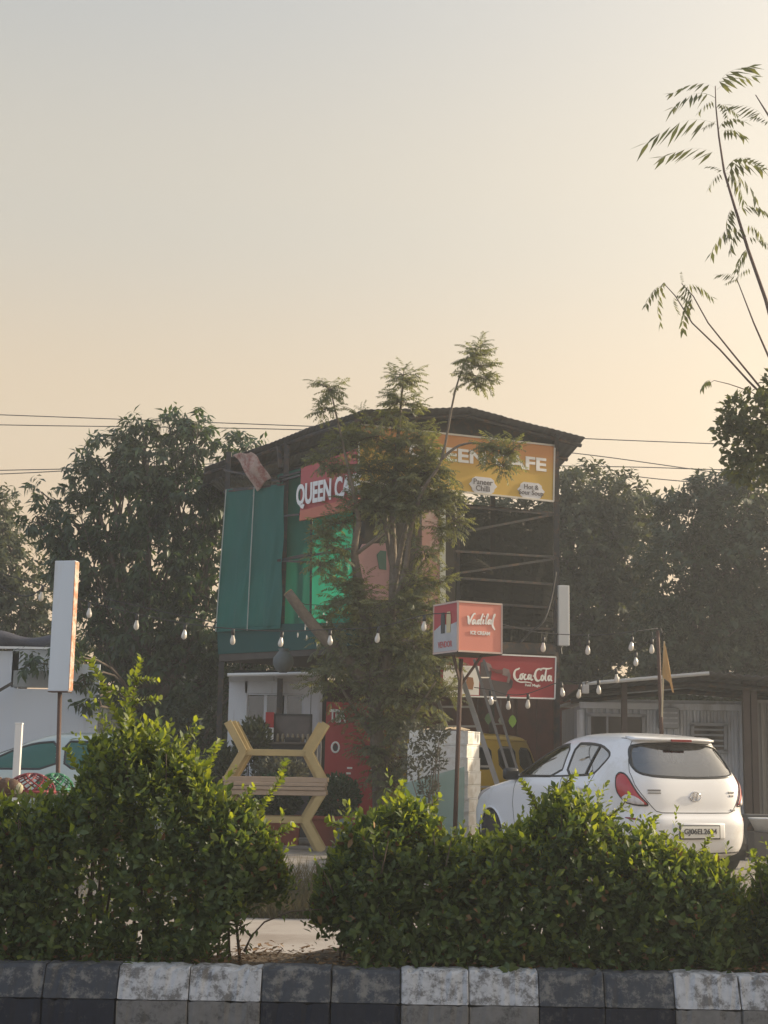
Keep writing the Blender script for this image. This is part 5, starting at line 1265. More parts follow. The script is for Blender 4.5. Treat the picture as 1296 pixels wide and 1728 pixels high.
# door mirror, wiper, bumper lower lip
mm = sh.at('L', (2.50, 1.0), .0)
obj('door_mirror', MB().bbox(mm + Vector((.03, .11, .03)), (.10, .20, .14), .04), trim_black, wc, world=False, smooth=True)
obj('door_mirror', MB().bbox(sh.at('R', (2.50, 1.0), 0) + Vector((.03, -.11, .03)), (.10, .20, .14), .04), trim_black, wc, world=False, smooth=True)
obj('head_light', patch(sh, 'A', [(R_(a), z) for a, z in [(128, .74), (123, .80), (121, .86), (127, .86), (137, .79), (140, .72), (134, .70)]], .008, 4, .01, depth=.02), clear_l, wc, world=False, smooth=True)
obj('lower_lip', line_on(sh, 'A', [(R_(-50), .27), (0, .255), (R_(50), .27)], .012, -.004), trim_black, wc, world=False)

# silver car at the left with green tinted windows
lc = P(300, 1440, 20.4); lc.z = ZG
lg = mat('green_glass', (.022, .105, .088), .12, var=.2, scale=2)
build_car('parked_car', 'pale silver car with green tinted windows behind the white post', (lc.x, 20.4, ZG), R_(180), HATCH, 4.6, mat('car_silver', (.42, .48, .46), .3, metal=.35, var=.03, coat=.4), wins, [(.63, .30), (3.14, .30)], .30, lg, nth=200, nz=80, seats=True)
# yellow van
v0, v1 = P(792, 1400, 22.9), P(922, 1400, 25.6); dv = (v1 - v0); dv.z = 0; dv.normalize()
VW = [('L', [(3.0, 1.12), (2.86, 1.45), (2.35, 1.47), (2.35, 1.10)], 'side_window'), ('L', [(2.25, 1.10), (2.25, 1.47), (1.45, 1.47), (1.45, 1.10)], 'side_window'), ('L', [(1.3, 1.10), (1.3, 1.47), (.45, 1.46), (.40, 1.10)], 'side_window'),
      ('R', [(3.0, 1.12), (2.86, 1.45), (2.35, 1.47), (2.35, 1.10)], 'side_window'), ('R', [(2.2, 1.10), (2.2, 1.47), (1.5, 1.47), (1.5, 1.10)], 'side_window'), ('R', [(1.25, 1.10), (1.25, 1.47), (.45, 1.46), (.40, 1.10)], 'side_window'),
      ('B', [(-.52, 1.08), (-.48, 1.46), (.48, 1.46), (.52, 1.08)], 'rear_window'), ('F', [(-.56, 1.10), (-.50, 1.46), (.50, 1.46), (.56, 1.10)], 'windscreen')]
yel = mat('van_yellow', (.40, .27, .025), .4, var=.12, scale=2, coat=.2)
lv = Vector((-dv.y, dv.x, 0)); vl = v1 - dv * 3.5 + lv * .72; vl.z = ZG
van, shv = build_car('parked_van', 'yellow van parked behind the ladders and the white hatchback', vl, math.atan2(dv.y, dv.x), VAN, 7.0, yel, VW, [(.55, .27), (2.95, .27)], .27, glass_mat('van_glass', (.18, .19, .19), .8), cat='van', nth=200, nz=70, seats=False)
obj('roof_gutter', line_on(shv, 'R', [(.3, 1.57), (1.6, 1.57), (2.8, 1.57)], .014, .006), yel, van, world=False); obj('side_trim', line_on(shv, 'R', [(.15, .78), (1.6, .78), (3.3, .78)], .014, .004), trim_black, van, world=False)

# ------------------------------------------------------------------ two stacked picnic tables, the upper one upside down
wood_y = mat('varnished_wood', (.42, .32, .145), .5, var=.25, scale=5, bump=.15); wood_p = mat('plank_wood', (.38, .28, .20), .6, var=.2, scale=6, bump=.15)
YT = 20.4
def picnic(label, loc, flip):
    t = thing('picnic_table', label, 'table', loc, 0, 'stacked picnic tables')
    s = -1 if flip else 1
    def Z(z): return (.84 - z) if flip else z
    for k, y in enumerate((-.28, -.14, 0, .14, .28)):
        obj('plank', MB().bbox((0, y, Z(.815)), (1.36 + .02 * (k % 2), .13, .045), .006), wood_p, t, world=False)
    obj('apron', MB().bbox((0, -.31, Z(.755)), (1.40, .035, .065), .006), wood_p, t, world=False); obj('apron', MB().bbox((0, .31, Z(.755)), (1.40, .035, .065), .006), wood_p, t, world=False)
    for y in (-.30, .12):
        for sx in (-1, 1):
            kx = sx * .43; mb = MB()
            mb.beam((sx * .66, y, Z(0)), (kx, y, Z(.40)), .10, .045, (0, 1, 0)); mb.beam((kx, y + .002, Z(.38)), (sx * .66, y + .002, Z(.785)), .10, .041, (0, 1, 0))
            obj('leg', mb, wood_y, t, world=False)
            mb = MB(); mb.beam((sx * .60, y + .10, Z(0)), (kx - sx * .05, y + .10, Z(.40)), .09, .045, (0, 1, 0)); mb.beam((kx - sx * .05, y + .102, Z(.38)), (sx * .60, y + .102, Z(.785)), .09, .041, (0, 1, 0))
            obj('inner_leg', mb, wood_y, t, world=False)
        obj('stretcher', MB().bbox((0, y + .05, Z(.40)), (.94, .04, .085), .006), wood_y, t, world=False)
    return t
tb = P(462, 1425, YT); ztb = ground_z(tb.x, YT)
picnic('wooden picnic table standing upright at the bottom of the stack of two', (tb.x, YT, ztb), False)
picnic('wooden picnic table turned upside down on top of the other', (tb.x + .01, YT + .01, ztb + .842), True)

# planters and pots near the tables
terra = mat('terracotta', (.26, .055, .035), .7, var=.2); gp = mat('grey_blue_plastic', (.13, .19, .21), .55)
def leafy(root, c, r, n, leaf, m_, T=T_LEAF4, up=.5, name='foliage'):
    pc, dd = ellipsoid_pts(n, c, np.array(r), .2); d = dd + rng.normal(size=(n, 3)) * .5; d[:, 2] += up
    tag(leaf_mesh(name, pc, d, dd + np.array((0, 0, .7)) + rng.normal(size=(n, 3)) * .3, rng.uniform(.7, 1.2, n) * leaf, T, m_, root), kind='stuff')
green_dk = leaf_mat('planter_leaf', (.012, .045, .018), (.03, .075, .03), .25, (1.8, 1.8, .7), .5)
grey_lf = leaf_mat('dusty_grey_leaf', (.085, .090, .065), (.15, .15, .11), .2, (1.4, 1.3, .9), .7, .2)
for (u0, u1, lab) in ((523, 606, 'red rectangular planter with dark green shrub right of the picnic tables'), (428, 508, 'red rectangular planter half hidden behind the picnic tables')):
    Yp = 21.6; a, b = P(u0, 1380, Yp), P(u1, 1380, Yp); w = b.x - a.x; cx = (a.x + b.x) / 2
    pl = thing('planter', lab, 'planter', (cx, Yp, ZG))
    mb = MB(); hw = w / 2
    for (x0, z0, x1, z1, t_) in ((hw * .90, 0, hw, .40, 0),):
        vs = [(cx + sx * x, Yp + sy * y, ZG + z) for (x, y, z) in ((hw * .9, .15, 0), (hw, .18, .38)) for sx, sy in ((-1, -1), (1, -1), (1, 1), (-1, 1))]
        mb.add(vs, [(3, 2, 1, 0), (4, 5, 6, 7)] + [(i, (i + 1) % 4, 4 + (i + 1) % 4, 4 + i) for i in range(4)])
    obj('pot', mb, terra, pl); obj('rim', MB().bbox((cx, Yp, ZG + .39), (w + .05, .41, .05), .01), terra, pl)
    leafy(pl, (cx, Yp, ZG + .66), (hw * 1.02, .22, .32), 2600, .08, green_dk)
bx = thing('storage_bin', 'small grey blue plastic bin in front of the red planter', 'bin', P(578, 1412, 21.2))
obj('bin_body', MB().lathe([(.10, 0), (.125, .30), (.135, .30), (.135, .33), (.12, .33)], 16, (P(578, 1412, 21.2).x, 21.2, ZG)), gp, bx, smooth=False); obj('lid', MB().lathe([(.138, .331), (.138, .35), (.05, .37), (.03, .39)], 16, (P(578, 1412, 21.2).x, 21.2, ZG)), gp, bx)
def pot_plant(name, label, u, v_top, Y, rw, hgt, m_, leaf, n=900, T=T_LEAF4):
    c = P(u, 1400, Y); root = thing(name, label, 'plant', (c.x, Y, ZG)); zt = P(u, v_top, Y).z
    obj('pot', MB().lathe([(.10, 0), (.15, .26), (.17, .26), (.17, .30), (.14, .30)], 14, (c.x, Y, ZG)), terra, root)
    mb = MB()
    for k in range(6): mb.tube([(c.x, Y, ZG + .25), (c.x + rng.normal() * rw * .3, Y + rng.normal() * .1, zt - hgt * .8), (c.x + rng.normal() * rw * .6, Y + rng.normal() * .15, zt - hgt * .2)], [.012, .008, .004], 5)
    obj('stem', mb, twig_mat, root); leafy(root, (c.x, Y, zt - hgt / 2), (rw, rw * .8, hgt / 2), n, leaf, m_, T)
    return root
pot_plant('potted_plant', 'dusty potted plant left of the television behind the tables', 422, 1212, 22.6, .26, .75, dusty, .10)
pot_plant('potted_plant', 'low grey leaved plant behind the upturned table legs', 470, 1278, 22.2, .42, .50, grey_lf, .09, 1100)
pot_plant('potted_plant', 'dark potted plant beside the left legs of the tables', 372, 1260, 22.4, .30, .80, dark_leaf, .11, 1100)
# thin dusty shrub beside the foam boxes
sb = thing('dusty_shrub', 'thin grey dusty shrub standing in front of the foam boxes', 'shrub', (P(722, 1400, 19.8).x, 19.8, ZG)); bb = P(722, 1400, 19.8)
mb = MB()
for k in range(9):
    tp = P(rng.uniform(682, 748), rng.uniform(1222, 1300), 19.8 + rng.uniform(-.15, .15))
    mb.tube([(bb.x + rng.normal() * .03, 19.8, ZG - .02), ((bb.x + tp.x) / 2 + rng.normal() * .05, 19.8 + rng.normal() * .06, (ZG + tp.z) / 2), tuple(tp)], [.014, .009, .004], 5)
obj('stem', mb, bark_grey, sb)
for k, (u, v, r) in enumerate(((700, 1240, 24), (722, 1255, 26), (690, 1275, 22), (735, 1285, 18), (705, 1300, 24), (722, 1330, 18), (742, 1238, 14))):
    leafy(sb, tuple(P(u, v, 19.8)), (r / 126, r / 150, r / 126), 150, .065, grey_lf, name='foliage')

# tall red tea board behind the tree
tea = thing('menu_board', 'tall red tea menu board leaning behind the feathery tree', 'sign', P(600, 1400, 22.7)); tr_ = mat('tea_red', (.36, .022, .028), .5, var=.12, scale=2)
YB = 22.7
def tq(u, v, o=0): return P(u, v, YB - o)
obj('board', slab([tq(551, 1184), tq(545, 1372), tq(653, 1376), tq(650, 1188)], (0, -1, 0), .05), tr_, tea)
put_text('lettering', 'TEA', white_ink, tea, tq(570, 1208, .01), (1, 0, -.02), UP, width=.25, height=.20, bold=.04)
mb = MB(); cc = tq(566, 1261, .012); mb.tube([(cc.x + .055 * math.cos(a), cc.y, cc.z + .075 * math.sin(a)) for a in np.linspace(0, 6.283, 24)], .016, 6); obj('cup_ring', mb, white_ink, tea)
obj('cup_centre', MB().prism([(-.03, -.05), (.03, -.05), (.04, .0), (.0, .055), (-.04, .01)], cc + Vector((0, -.004, 0)), (1, 0, 0), UP, -.004), black_plastic, tea)
for k, (u, v, w) in enumerate(((563, 1311, .12), (560, 1319, .06), (594, 1324, .11), (588, 1305, .07), (632, 1300, .12), (636, 1310, .10), (590, 1296, .08))):
    obj('menu_line', MB().box(tq(u, v, .008), (w, .006, .028)), white_ink, tea)

# ------------------------------------------------------------------ stack of white foam boxes, green mesh
foam = mat('foam', (.70, .69, .66), .75, var=.07, scale=4, dirt=(.52, .48, .42), dirt_amt=.3, dirt_scale=3, bump=.1)
YFm = 20.75; fc = P(748, 1400, YFm); rzf = R_(-21); nb = 9; zt = P(770, 1233, YFm - .4).z; hb = (zt - ZG) / nb
names = ['bottom', 'second', 'third', 'fourth', 'middle', 'sixth', 'seventh', 'eighth', 'topmost']
Mz = Matrix.Rotation(rzf, 3, 'Z')
for k in range(nb):
    tp = 1 - .010 * k; c = Vector((fc.x, YFm, ZG + hb * (k + .5))) + Vector((rng.uniform(-.012, .012), rng.uniform(-.012, .012), 0))
    fb = thing('foam_box', '%s white foam box, counted from the ground, in the stack behind the pole' % names[k], 'box', (c.x, c.y, ZG + hb * k), rzf, 'stacked white foam boxes')
    obj('case', MB().bbox((0, 0, hb * .44), (.925 * tp, .605 * tp, hb * .88), .009), foam, fb, world=False, smooth=False)
    obj('lid', MB().bbox((0, 0, hb * .94), (.929 * tp, .609 * tp, hb * .11), .005), foam, fb, world=False)
ctm = mat('torn_card', (.46, .36, .24), .8)
tc_ = thing('carton_flap', 'torn cardboard flaps lying on top of the foam box stack', 'cardboard', (fc.x, YFm, zt))
obj('flap', slab([Vector((fc.x, YFm, zt + .01)) + Mz @ Vector(q) for q in ((-.30, -.20, .0), (.1, -.26, .015), (.12, .02, .05), (-.26, .05, .03))], (0, 0, 1), .008), ctm, tc_); obj('flap', slab([Vector((fc.x, YFm, zt + .01)) + Mz @ Vector(q) for q in ((.15, -.2, .02), (.36, -.24, .0), (.34, .1, .02), (.16, .1, .06))], (0, 0, 1), .008), ctm, tc_)
gm_ = cloth_mat('green_mesh', (.34, .52, .44), .35, see=.40, var=.12)
mo = Vector((fc.x, YFm, 0)); n_ = Mz @ Vector((0, -1, 0))
def msh(s, t):
    x = -.52 + .92 * s; z = ZG + .02 + 1.12 * t - .25 * t * (1 - s)
    return mo + Mz @ Vector((x, -.325 - .012 * math.sin(7 * s + 5 * t), 0)) + Vector((0, 0, z))
gm_o = tag(obj('mesh_sheet', MB().grid(msh, 16, 16), gm_, smooth=True), 'pale green mesh sheet draped over the lower foam boxes', 'mesh')

# ------------------------------------------------------------------ ice cream box sign on a pole
YV = 20.0; vt = P(778, 1112, YV); vb = P(766, 1440, YV); vb.z = ZG
vad = thing('pole_sign', 'square pink and red ice cream box sign on a rusty pole', 'sign', vb)
obj('pole', MB().tube([tuple(vb - Vector((0, 0, .1))), tuple(vt)], .031, 10), rusty_steel, vad, smooth=True)
ctr = P(789, 1062, YV); S = .67; RZ = R_(26); Mv = Matrix.Rotation(RZ, 3, 'Z'); Hh = .655
bx_front = Mv @ Vector((0, -1, 0)); bx_right = Mv @ Vector((1, 0, 0)); bx_left = -bx_right
pinkf = mat('pink_print', (.66, .235, .175), .5, var=.06, scale=1.5); redf = mat('red_print', (.40, .035, .04), .5)
obj('case', MB().bbox(ctr, (S, S, Hh), .006, M=Mv), mat('case_red', (.34, .07, .06), .6), vad)
obj('bottom_tray', MB().bbox(ctr - Vector((0, 0, Hh / 2 + .008)), (S + .02, S + .02, .03), .004, M=Mv), dark_steel, vad)
fo = ctr + bx_front * (S / 2 + .004); lo = ctr + bx_left * (S / 2 + .004); le = Mv @ Vector((0, -1, 0))   # left face runs towards the viewer along le
def face(o, ax, w, h, n, m_, nm, par=vad): return obj(nm, slab([o - ax * w / 2 + UP * h / 2, o - ax * w / 2 - UP * h / 2, o + ax * w / 2 - UP * h / 2, o + ax * w / 2 + UP * h / 2], n, .004), m_, par)
face(fo, bx_right, S - .02, Hh - .02, bx_front, pinkf, 'front_print'); face(lo, le, S - .02, Hh - .02, bx_left, redf, 'side_print')
for ax, o, n in ((bx_right, fo, bx_front), (le, lo, bx_left)):
    for sgn in (-1, 1):
        obj('frame', MB().beam(o + UP * sgn * Hh / 2 - ax * S / 2, o + UP * sgn * Hh / 2 + ax * S / 2, .022, .022), mat('frame_pale', (.55, .42, .36), .5), vad)
        obj('frame', MB().beam(o + ax * sgn * S / 2 - UP * Hh / 2, o + ax * sgn * S / 2 + UP * Hh / 2, .022, .022, (0, 1, 0)), MATS['frame_pale'], vad)
vadl = [[(-.02, .78, .10), (.12, .70, .18), (.18, .20, .20), (.24, .12, .12), (.40, .70, .14), (.62, 1.05, .13), (.74, .95, .06)],
        [(.72, .50, .12), (.56, .48, .14), (.50, .20, .16), (.62, .12, .12), (.76, .38, .12), (.80, .52, .12), (.80, .18, .14), (.92, .16, .08)],
        [(1.20, .52, .12), (1.02, .50, .14), (.98, .22, .16), (1.10, .16, .12), (1.24, .45, .12)], [(1.42, 1.05, .11), (1.28, .60, .15), (1.24, .20, .15), (1.36, .18, .08)],
        [(1.52, .58, .13), (1.46, .24, .15), (1.58, .20, .08)], [(1.50, .80, .13), (1.58, .84, .13)],
        [(1.66, .20, .08), (1.80, .60, .11), (1.92, 1.02, .12), (1.84, 1.04, .12), (1.76, .60, .15), (1.74, .24, .14), (1.86, .2, .08)],
        [(2.16, .58, .12), (2.00, .56, .14), (1.94, .28, .16), (2.06, .20, .12), (2.18, .50, .12)], [(2.22, .60, .14), (2.18, .26, .14), (2.28, .22, .08)],
        [(2.30, .24, .08), (2.42, .66, .11), (2.56, 1.06, .12), (2.46, 1.04, .12), (2.40, .6, .16), (2.36, .26, .16), (2.44, .02, .18), (2.66, -.22, .10)]]
strokes('script_lettering', vadl, white_ink, vad, fo - bx_right * .21 + UP * .015 + bx_front * .003, bx_right, (UP + bx_right * .10), .165, .13)
put_text('small_lettering', 'ICE CREAM', white_ink, vad, fo - UP * .075 + bx_front * .006 - bx_right * .0, bx_right, UP, width=.30, height=.05, bold=.03)
# left face: pale lower band, two ice lollies, lettering
obj('side_band', slab([lo - le * (S / 2 - .015) - UP * .02, lo - le * (S / 2 - .015) - UP * (Hh / 2 - .015), lo + le * (S / 2 - .015) - UP * (Hh / 2 - .015), lo + le * (S / 2 - .015) + UP * .06, lo + le * .1 + UP * .03, lo - le * .1 + UP * .06], bx_left, -.004), mat('side_grey', (.42, .42, .43), .5), vad)
for dx, m_ in ((-.06, mat('lolly_dark', (.03, .03, .03), .5)), (.10, mat('lolly_cream', (.55, .46, .25), .5))):
    obj('printed_lolly', MB().prism([(-.05, -.15), (.05, -.15), (.06, .05), (.04, .13), (-.04, .13), (-.06, .05)], lo + bx_left * .007 + le * dx + UP * .08, le, UP, .004), m_, vad)
put_text('side_lettering', 'VENDOR', mat('side_red', (.45, .10, .10), .5), vad, lo + bx_left * .006 - UP * .22, le, UP, width=.40, height=.085, bold=.02)
for sx in (-1, 1): obj('bracket', MB().beam(vt - Vector((0, 0, .35)), ctr + bx_right * sx * .22 - UP * (Hh / 2 + .02), .03, .03), rusty_steel, vad)

# ------------------------------------------------------------------ ladders
grey_metal = mat('ladder_metal', (.26, .25, .235), .5, metal=.4, var=.3); dark_rail = mat('ladder_dark', (.16, .155, .15), .5, metal=.3)
l1 = thing('ladder', 'wide wooden ladder with rungs leaning behind the box sign pole', 'ladder', P(800, 1420, 21.3))
a0, a1 = P(769, 1112, 22.5), P(858, 1380, 21.5); b0, b1 = P(718, 1112, 22.5), P(800, 1380, 21.5)
obj('rail', MB().beam(a1, a0, .075, .035, (0, 1, .3)), grey_metal, l1); obj('rail', MB().beam(b1, b0, .055, .035, (0, 1, .3)), grey_metal, l1)
for k in range(8):
    t = .06 + k * .125; obj('rung', MB().beam(b1 + (b0 - b1) * t, a1 + (a0 - a1) * t, .035, .03), grey_metal, l1)
l2 = thing('ladder', 'narrow dark ladder seen nearly edge on between the sign pole and the van', 'ladder', P(866, 1400, 22.2))
c0, c1 = P(800, 1113, 22.6), P(888, 1400, 22.0); d0, d1 = P(816, 1113, 23.0), P(904, 1400, 22.4)
obj('rail', MB().beam(c1, c0, .04, .03, (0, 1, .3)), dark_rail, l2); obj('rail', MB().beam(d1, d0, .04, .03, (0, 1, .3)), dark_rail, l2)
for k in range(7):
    t = .05 + k * .14; obj('rung', MB().beam(c1 + (c0 - c1) * t, d1 + (d0 - d1) * t, .02, .02), dark_rail, l2)

# ------------------------------------------------------------------ right hand cabins and lean-to
YR = 23.6
corr_m = mat('corrugated_white', (.54, .58, .64), .5, metal=.1, var=.12, scale=2, dirt=(.36, .37, .39), dirt_amt=.35, dirt_scale=2, streak=True)
def corr_panel(u0, u1, vt, Y, pitch, amp, m_, parent, zb=None):
    a = P(u0, vt, Y); b = P(u1, vt, Y); z0 = ZG if zb is None else zb; mb = MB(); w = b.x - a.x; n = int(w / pitch); x = a.x
    pr = [0, .35, .5, .85]; ys = [0, 0, amp, amp]; pts = []
    for i in range(n + 1):
        for p, y in zip(pr, ys):
            xx = a.x + (i + p) * pitch
            if xx <= b.x: pts.append((xx, Y + y))
    for (xx, yy) in pts: mb.v += [(xx, yy, a.z), (xx, yy, z0)]
    for i in range(len(pts) - 1): mb.f.append((2 * i, 2 * i + 1, 2 * i + 3, 2 * i + 2))
    return obj('corrugated_wall', mb, m_, parent, solid=.004)
cb = thing('corrugated_cabin', 'pale corrugated container cabin behind the white hatchback', 'cabin', P(1110, 1400, YR))
for (u0, u1) in ((978, 1046), (1046.5, 1114), (1114.5, 1182), (1182.5, 1251)): corr_panel(u0, u1, 1192, YR, .105, .03, corr_m, cb)
a, b = P(977, 1190, YR), P(1252, 1194, YR)
obj('top_rail', MB().box(((a.x + b.x) / 2, YR - .03, a.z + .0), (b.x - a.x, .12, .10)), corr_m, cb)
for u in (978, 1251): p = P(u, 1200, YR); obj('corner_post', MB().box((p.x, YR - .02, (p.z + ZG) / 2 + .02), (.10, .12, p.z - ZG)), corr_m, cb)
obj('roof', MB().box(((a.x + b.x) / 2, YR + 1.25, a.z + .08), (b.x - a.x, 2.5, .05)), corr_m, cb); obj('side_wall', MB().box((a.x + .05, YR + 1.25, (a.z + ZG) / 2), (.05, 2.4, a.z - ZG)), corr_m, cb); obj('side_wall', MB().box((b.x - .05, YR + 1.25, (a.z + ZG) / 2), (.05, 2.4, a.z - ZG)), corr_m, cb)
frm = mat('cabin_frame', (.30, .32, .35), .5)
def cwin(u0, v0, u1, v1, nm, bars, vert=True):
    p, q = P(u0, v0, YR - .05), P(u1, v1, YR - .05); cx, cz = (p.x + q.x) / 2, (p.z + q.z) / 2; w, h = q.x - p.x, p.z - q.z
    o = obj(nm, MB().box((cx, YR - .035, cz), (w, .03, h)), mat('cabin_glass', (.035, .035, .035), .15), cb)
    for (dx, dz, ww, hh) in ((0, h / 2, w + .08, .05), (0, -h / 2, w + .08, .05), (-w / 2, 0, .05, h), (w / 2, 0, .05, h)): obj('window_frame', MB().box((cx + dx, YR - .06, cz + dz), (ww, .05, hh)), frm, o)
    for k in range(bars):
        t = (k + 1) / (bars + 1) - .5
        obj('window_bar', MB().box((cx + (t * w if vert else 0), YR - .058, cz + (0 if vert else t * h)), (.03 if vert else w, .03, h if vert else .03)), frm, o)
cwin(994, 1206, 1086, 1262, 'window', 2); cwin(1168, 1222, 1224, 1268, 'louvre_window', 4, False)
p = P(1127, 1212, YR - .1); obj('vent_box', MB().bbox((p.x, YR - .14, p.z), (.30, .22, .32), .015), frm, cb)
for k in range(3): obj('vent_slat', MB().box((p.x, YR - .26, p.z + .08 - .08 * k), (.24, .02, .025)), corr_m, cb)
c2 = thing('corrugated_cabin', 'grey brown corrugated cabin at the right picture edge', 'cabin', P(1300, 1400, 22.9))
grey_c = mat('corrugated_grey', (.20, .195, .185), .6, var=.2, dirt=(.12, .11, .10), dirt_amt=.4, streak=True)
corr_panel(1273, 1380, 1186, 22.9, .10, .03, grey_c, c2); p = P(1273, 1200, 22.9); obj('side_wall', MB().box((p.x, 24.0, 1.45), (.05, 2.2, 2.2)), grey_c, c2); q = P(1380, 1190, 22.9); obj('roof', MB().box(((p.x + q.x) / 2, 24.0, P(1300, 1184, 22.9).z), (q.x - p.x, 2.2, .05)), grey_c, c2)
lt = thing('lean_to', 'dark corrugated lean-to roof on posts over the container cabin', 'shed roof', P(1150, 1400, 21.8))
E = [P(988, 1152, 21.9), P(1090, 1143, 21.8), P(1196, 1134, 21.7), P(1300, 1143, 21.6), P(1420, 1150, 21.5)]
for i in range(4):
    a, b = E[i], E[i + 1]; L = (b - a).length
    def lf(s, t, a=a, b=b, L=L):
        p = a + (b - a) * (s * 1.02); return p + Vector((0, 3.2 * t, -.14 * t + .018 * math.sin(2 * math.pi * s * L / .13) + (.012 if i % 2 else 0)))
    obj('roof_sheet', MB().grid(lf, int(L / .13) * 6, 4), sheet_m, lt, smooth=True, solid=.006)
obj('eave_pipe', MB().tube([tuple(E[0] + Vector((-.05, -.03, -.02))), tuple(E[1] + Vector((0, -.03, -.02))), tuple(E[2] + Vector((0, -.03, -.02)))], .028, 7), mat('pale_pipe2', (.45, .45, .44), .5), lt)
obj('eave_beam', MB().tube([tuple(p + Vector((0, .5, -.14))) for p in E], .045, 6), dark_steel, lt); obj('eave_beam', MB().tube([tuple(p + Vector((0, 1.7, -.2))) for p in E], .045, 6), dark_steel, lt)
for u, w in ((1053, .08), (1258, .10), (1271, .09)):
    p = P(u, 1170, 22.2); obj('post', MB().beam((p.x, 22.2, ZG - .05), (p.x, 22.2, P(u, 1150, 22.2).z), w, w, (0, 1, 0)), mat('post_brown', (.06, .045, .04), .7, var=.3), lt)
sl = thing('flood_lamp', 'small floodlight hanging at the left end of the lean-to eave', 'lamp', P(986, 1160, 21.8))
obj('head', MB().bbox(P(988, 1163, 21.8), (.10, .08, .13), .015), mat('lamp_grey', (.4, .4, .4), .5), sl); obj('arm', MB().tube([tuple(P(988, 1157, 21.8)), tuple(P(990, 1150, 21.85))], .015, 6), dark_steel, sl)
ac = thing('air_conditioner', 'grey outdoor unit standing right of the white hatchback', 'outdoor unit', P(1276, 1372, 20.6))
p = P(1276, 1372, 20.6); obj('case', MB().bbox((p.x, 20.6, ZG + .37), (.34, .28, .40), .02), mat('unit_grey', (.10, .098, .095), .6), ac); obj('stand', MB().box((p.x, 20.6, ZG + .08), (.36, .26, .16)), dark_steel, ac); obj('fan_grille', MB().lathe([(.17, 0), (.17, .015), (.14, .02)], 18, (p.x, 20.45, ZG + .37), Matrix.Rotation(R_(90), 3, 'X')), dark_steel, ac)
bs = tag(obj('basin', MB().lathe([(.14, 0), (.22, .16), (.235, .17), (.23, .18), (.2, .16), (.12, .02)], 18, (P(1292, 1370, 20.0).x, 20.0, ZG + .36)), mat('pale_basin', (.5, .52, .54), .5), smooth=True), 'pale plastic basin at the right picture edge', 'basin')
cr = tag(obj('crate', MB().box((P(1292, 1370, 20.0).x, 20.0, ZG + .18), (.4, .35, .355)), mat('crate_dark', (.09, .085, .08), .7)), 'dark crate carrying the pale basin', 'crate')

# pole with cables, flag on a thin stick
fp0 = P(1110, 1064, 21.0); fp1 = P(1121, 1420, 21.0); fp1.z = ZG
pole = thing('cable_pole', 'thin brown pole carrying the light cables right of the cafe', 'pole', fp1)
obj('shaft', MB().tube([tuple(fp1 - Vector((0, 0, .1))), tuple((fp0 + fp1) / 2 + Vector((.01, 0, 0))), tuple(fp0)], [.034, .03, .024], 8), rusty_steel, pole, smooth=True)
obj('hook', MB().tube([tuple(fp0), tuple(fp0 + Vector((.04, 0, .03))), tuple(fp0 + Vector((.06, 0, -.03))), tuple(fp0 + Vector((.0, 0, -.12)))], .012, 6), wire_mat, pole)
fl = thing('flag', 'faded saffron pennant flag drooping on a thin stick tied to the pole', 'flag', P(1118, 1200, 20.9))
obj('stick', MB().tube([tuple(P(1121, 1082, 20.9)), tuple(P(1117, 1210, 20.9))], .013, 7), mat('bamboo', (.42, .36, .24), .7), fl)
fpt = [P(1120.5, 1084, 20.88), P(1124, 1092, 20.85), P(1129, 1125, 20.82), P(1134, 1150, 20.86), P(1137.5, 1169, 20.84), P(1134.5, 1168, 20.88), P(1130, 1152, 20.9), P(1117.5, 1142, 20.88), P(1118.5, 1115, 20.86)]
obj('cloth', slab(fpt, (0, -1, 0), .006), cloth_mat('saffron', (.52, .36, .17), .3, var=.25, scale=8), fl)

# ------------------------------------------------------------------ left side: blank sign, white wall, post, baskets
YSg = 17.0
bsn = thing('pole_sign', 'tall narrow blank white sign box with sunlit edge painted orange on a rusty pole', 'sign', P(96, 1440, YSg))
sc = P(107, 1056, YSg); Ms = Matrix.Rotation(R_(-14), 3, 'Z'); hS = (P(107, 947, YSg) - P(107, 1167, YSg)).z
obj('case', MB().bbox(sc, (.255, .10, hS), .008, M=Ms), mat('sign_blank', (.56, .63, .70), .5, var=.05, dirt=(.5, .49, .46), dirt_amt=.25, dirt_scale=2, streak=True), bsn)
rt = Ms @ Vector((1, 0, 0)); obj('sunlit_edge', MB().bbox(sc + rt * .131, (.008, .10, hS - .02), .002, M=Ms), mat('sunlit_orange', (.50, .20, .10), .7, var=.4, scale=10, dirt=(.5, .46, .4), dirt_amt=.5, dirt_scale=8), bsn)  # low sun on the box side, painted as an orange strip
pb = P(95, 1445, YSg); pb.z = ZG - .1; pt = P(101, 1166, YSg + .02); obj('pole', MB().tube([tuple(pb), tuple(pt)], .025, 8), rusty_steel, bsn, smooth=True)
obj('bottom_plate', MB().bbox(sc - Vector((0, 0, hS / 2 + .006)), (.25, .11, .012), .003, M=Ms), rusty_steel, bsn)
YW = 25.2
lw = thing('white_wall', 'white panelled shed wall behind the silver car at the left', 'wall', P(60, 1400, YW)); wpm = mat('wall_white', (.62, .66, .71), .6, var=.08, scale=1.5, dirt=(.52, .54, .57), dirt_amt=.3, dirt_scale=1.2, streak=True)
def wq(u0, v0, u1, v1, dy=0, m_=wpm, nm='wall_panel', zb=None):
    a = P(u0, v0, YW + dy); b = P(u1, v1, YW + dy); z0 = b.z if zb is None else zb
    return obj(nm, slab([(a.x, a.y, a.z), (a.x, a.y, z0), (b.x, a.y, z0), (b.x, a.y, a.z)], (0, -1, 0), .05), m_, lw)
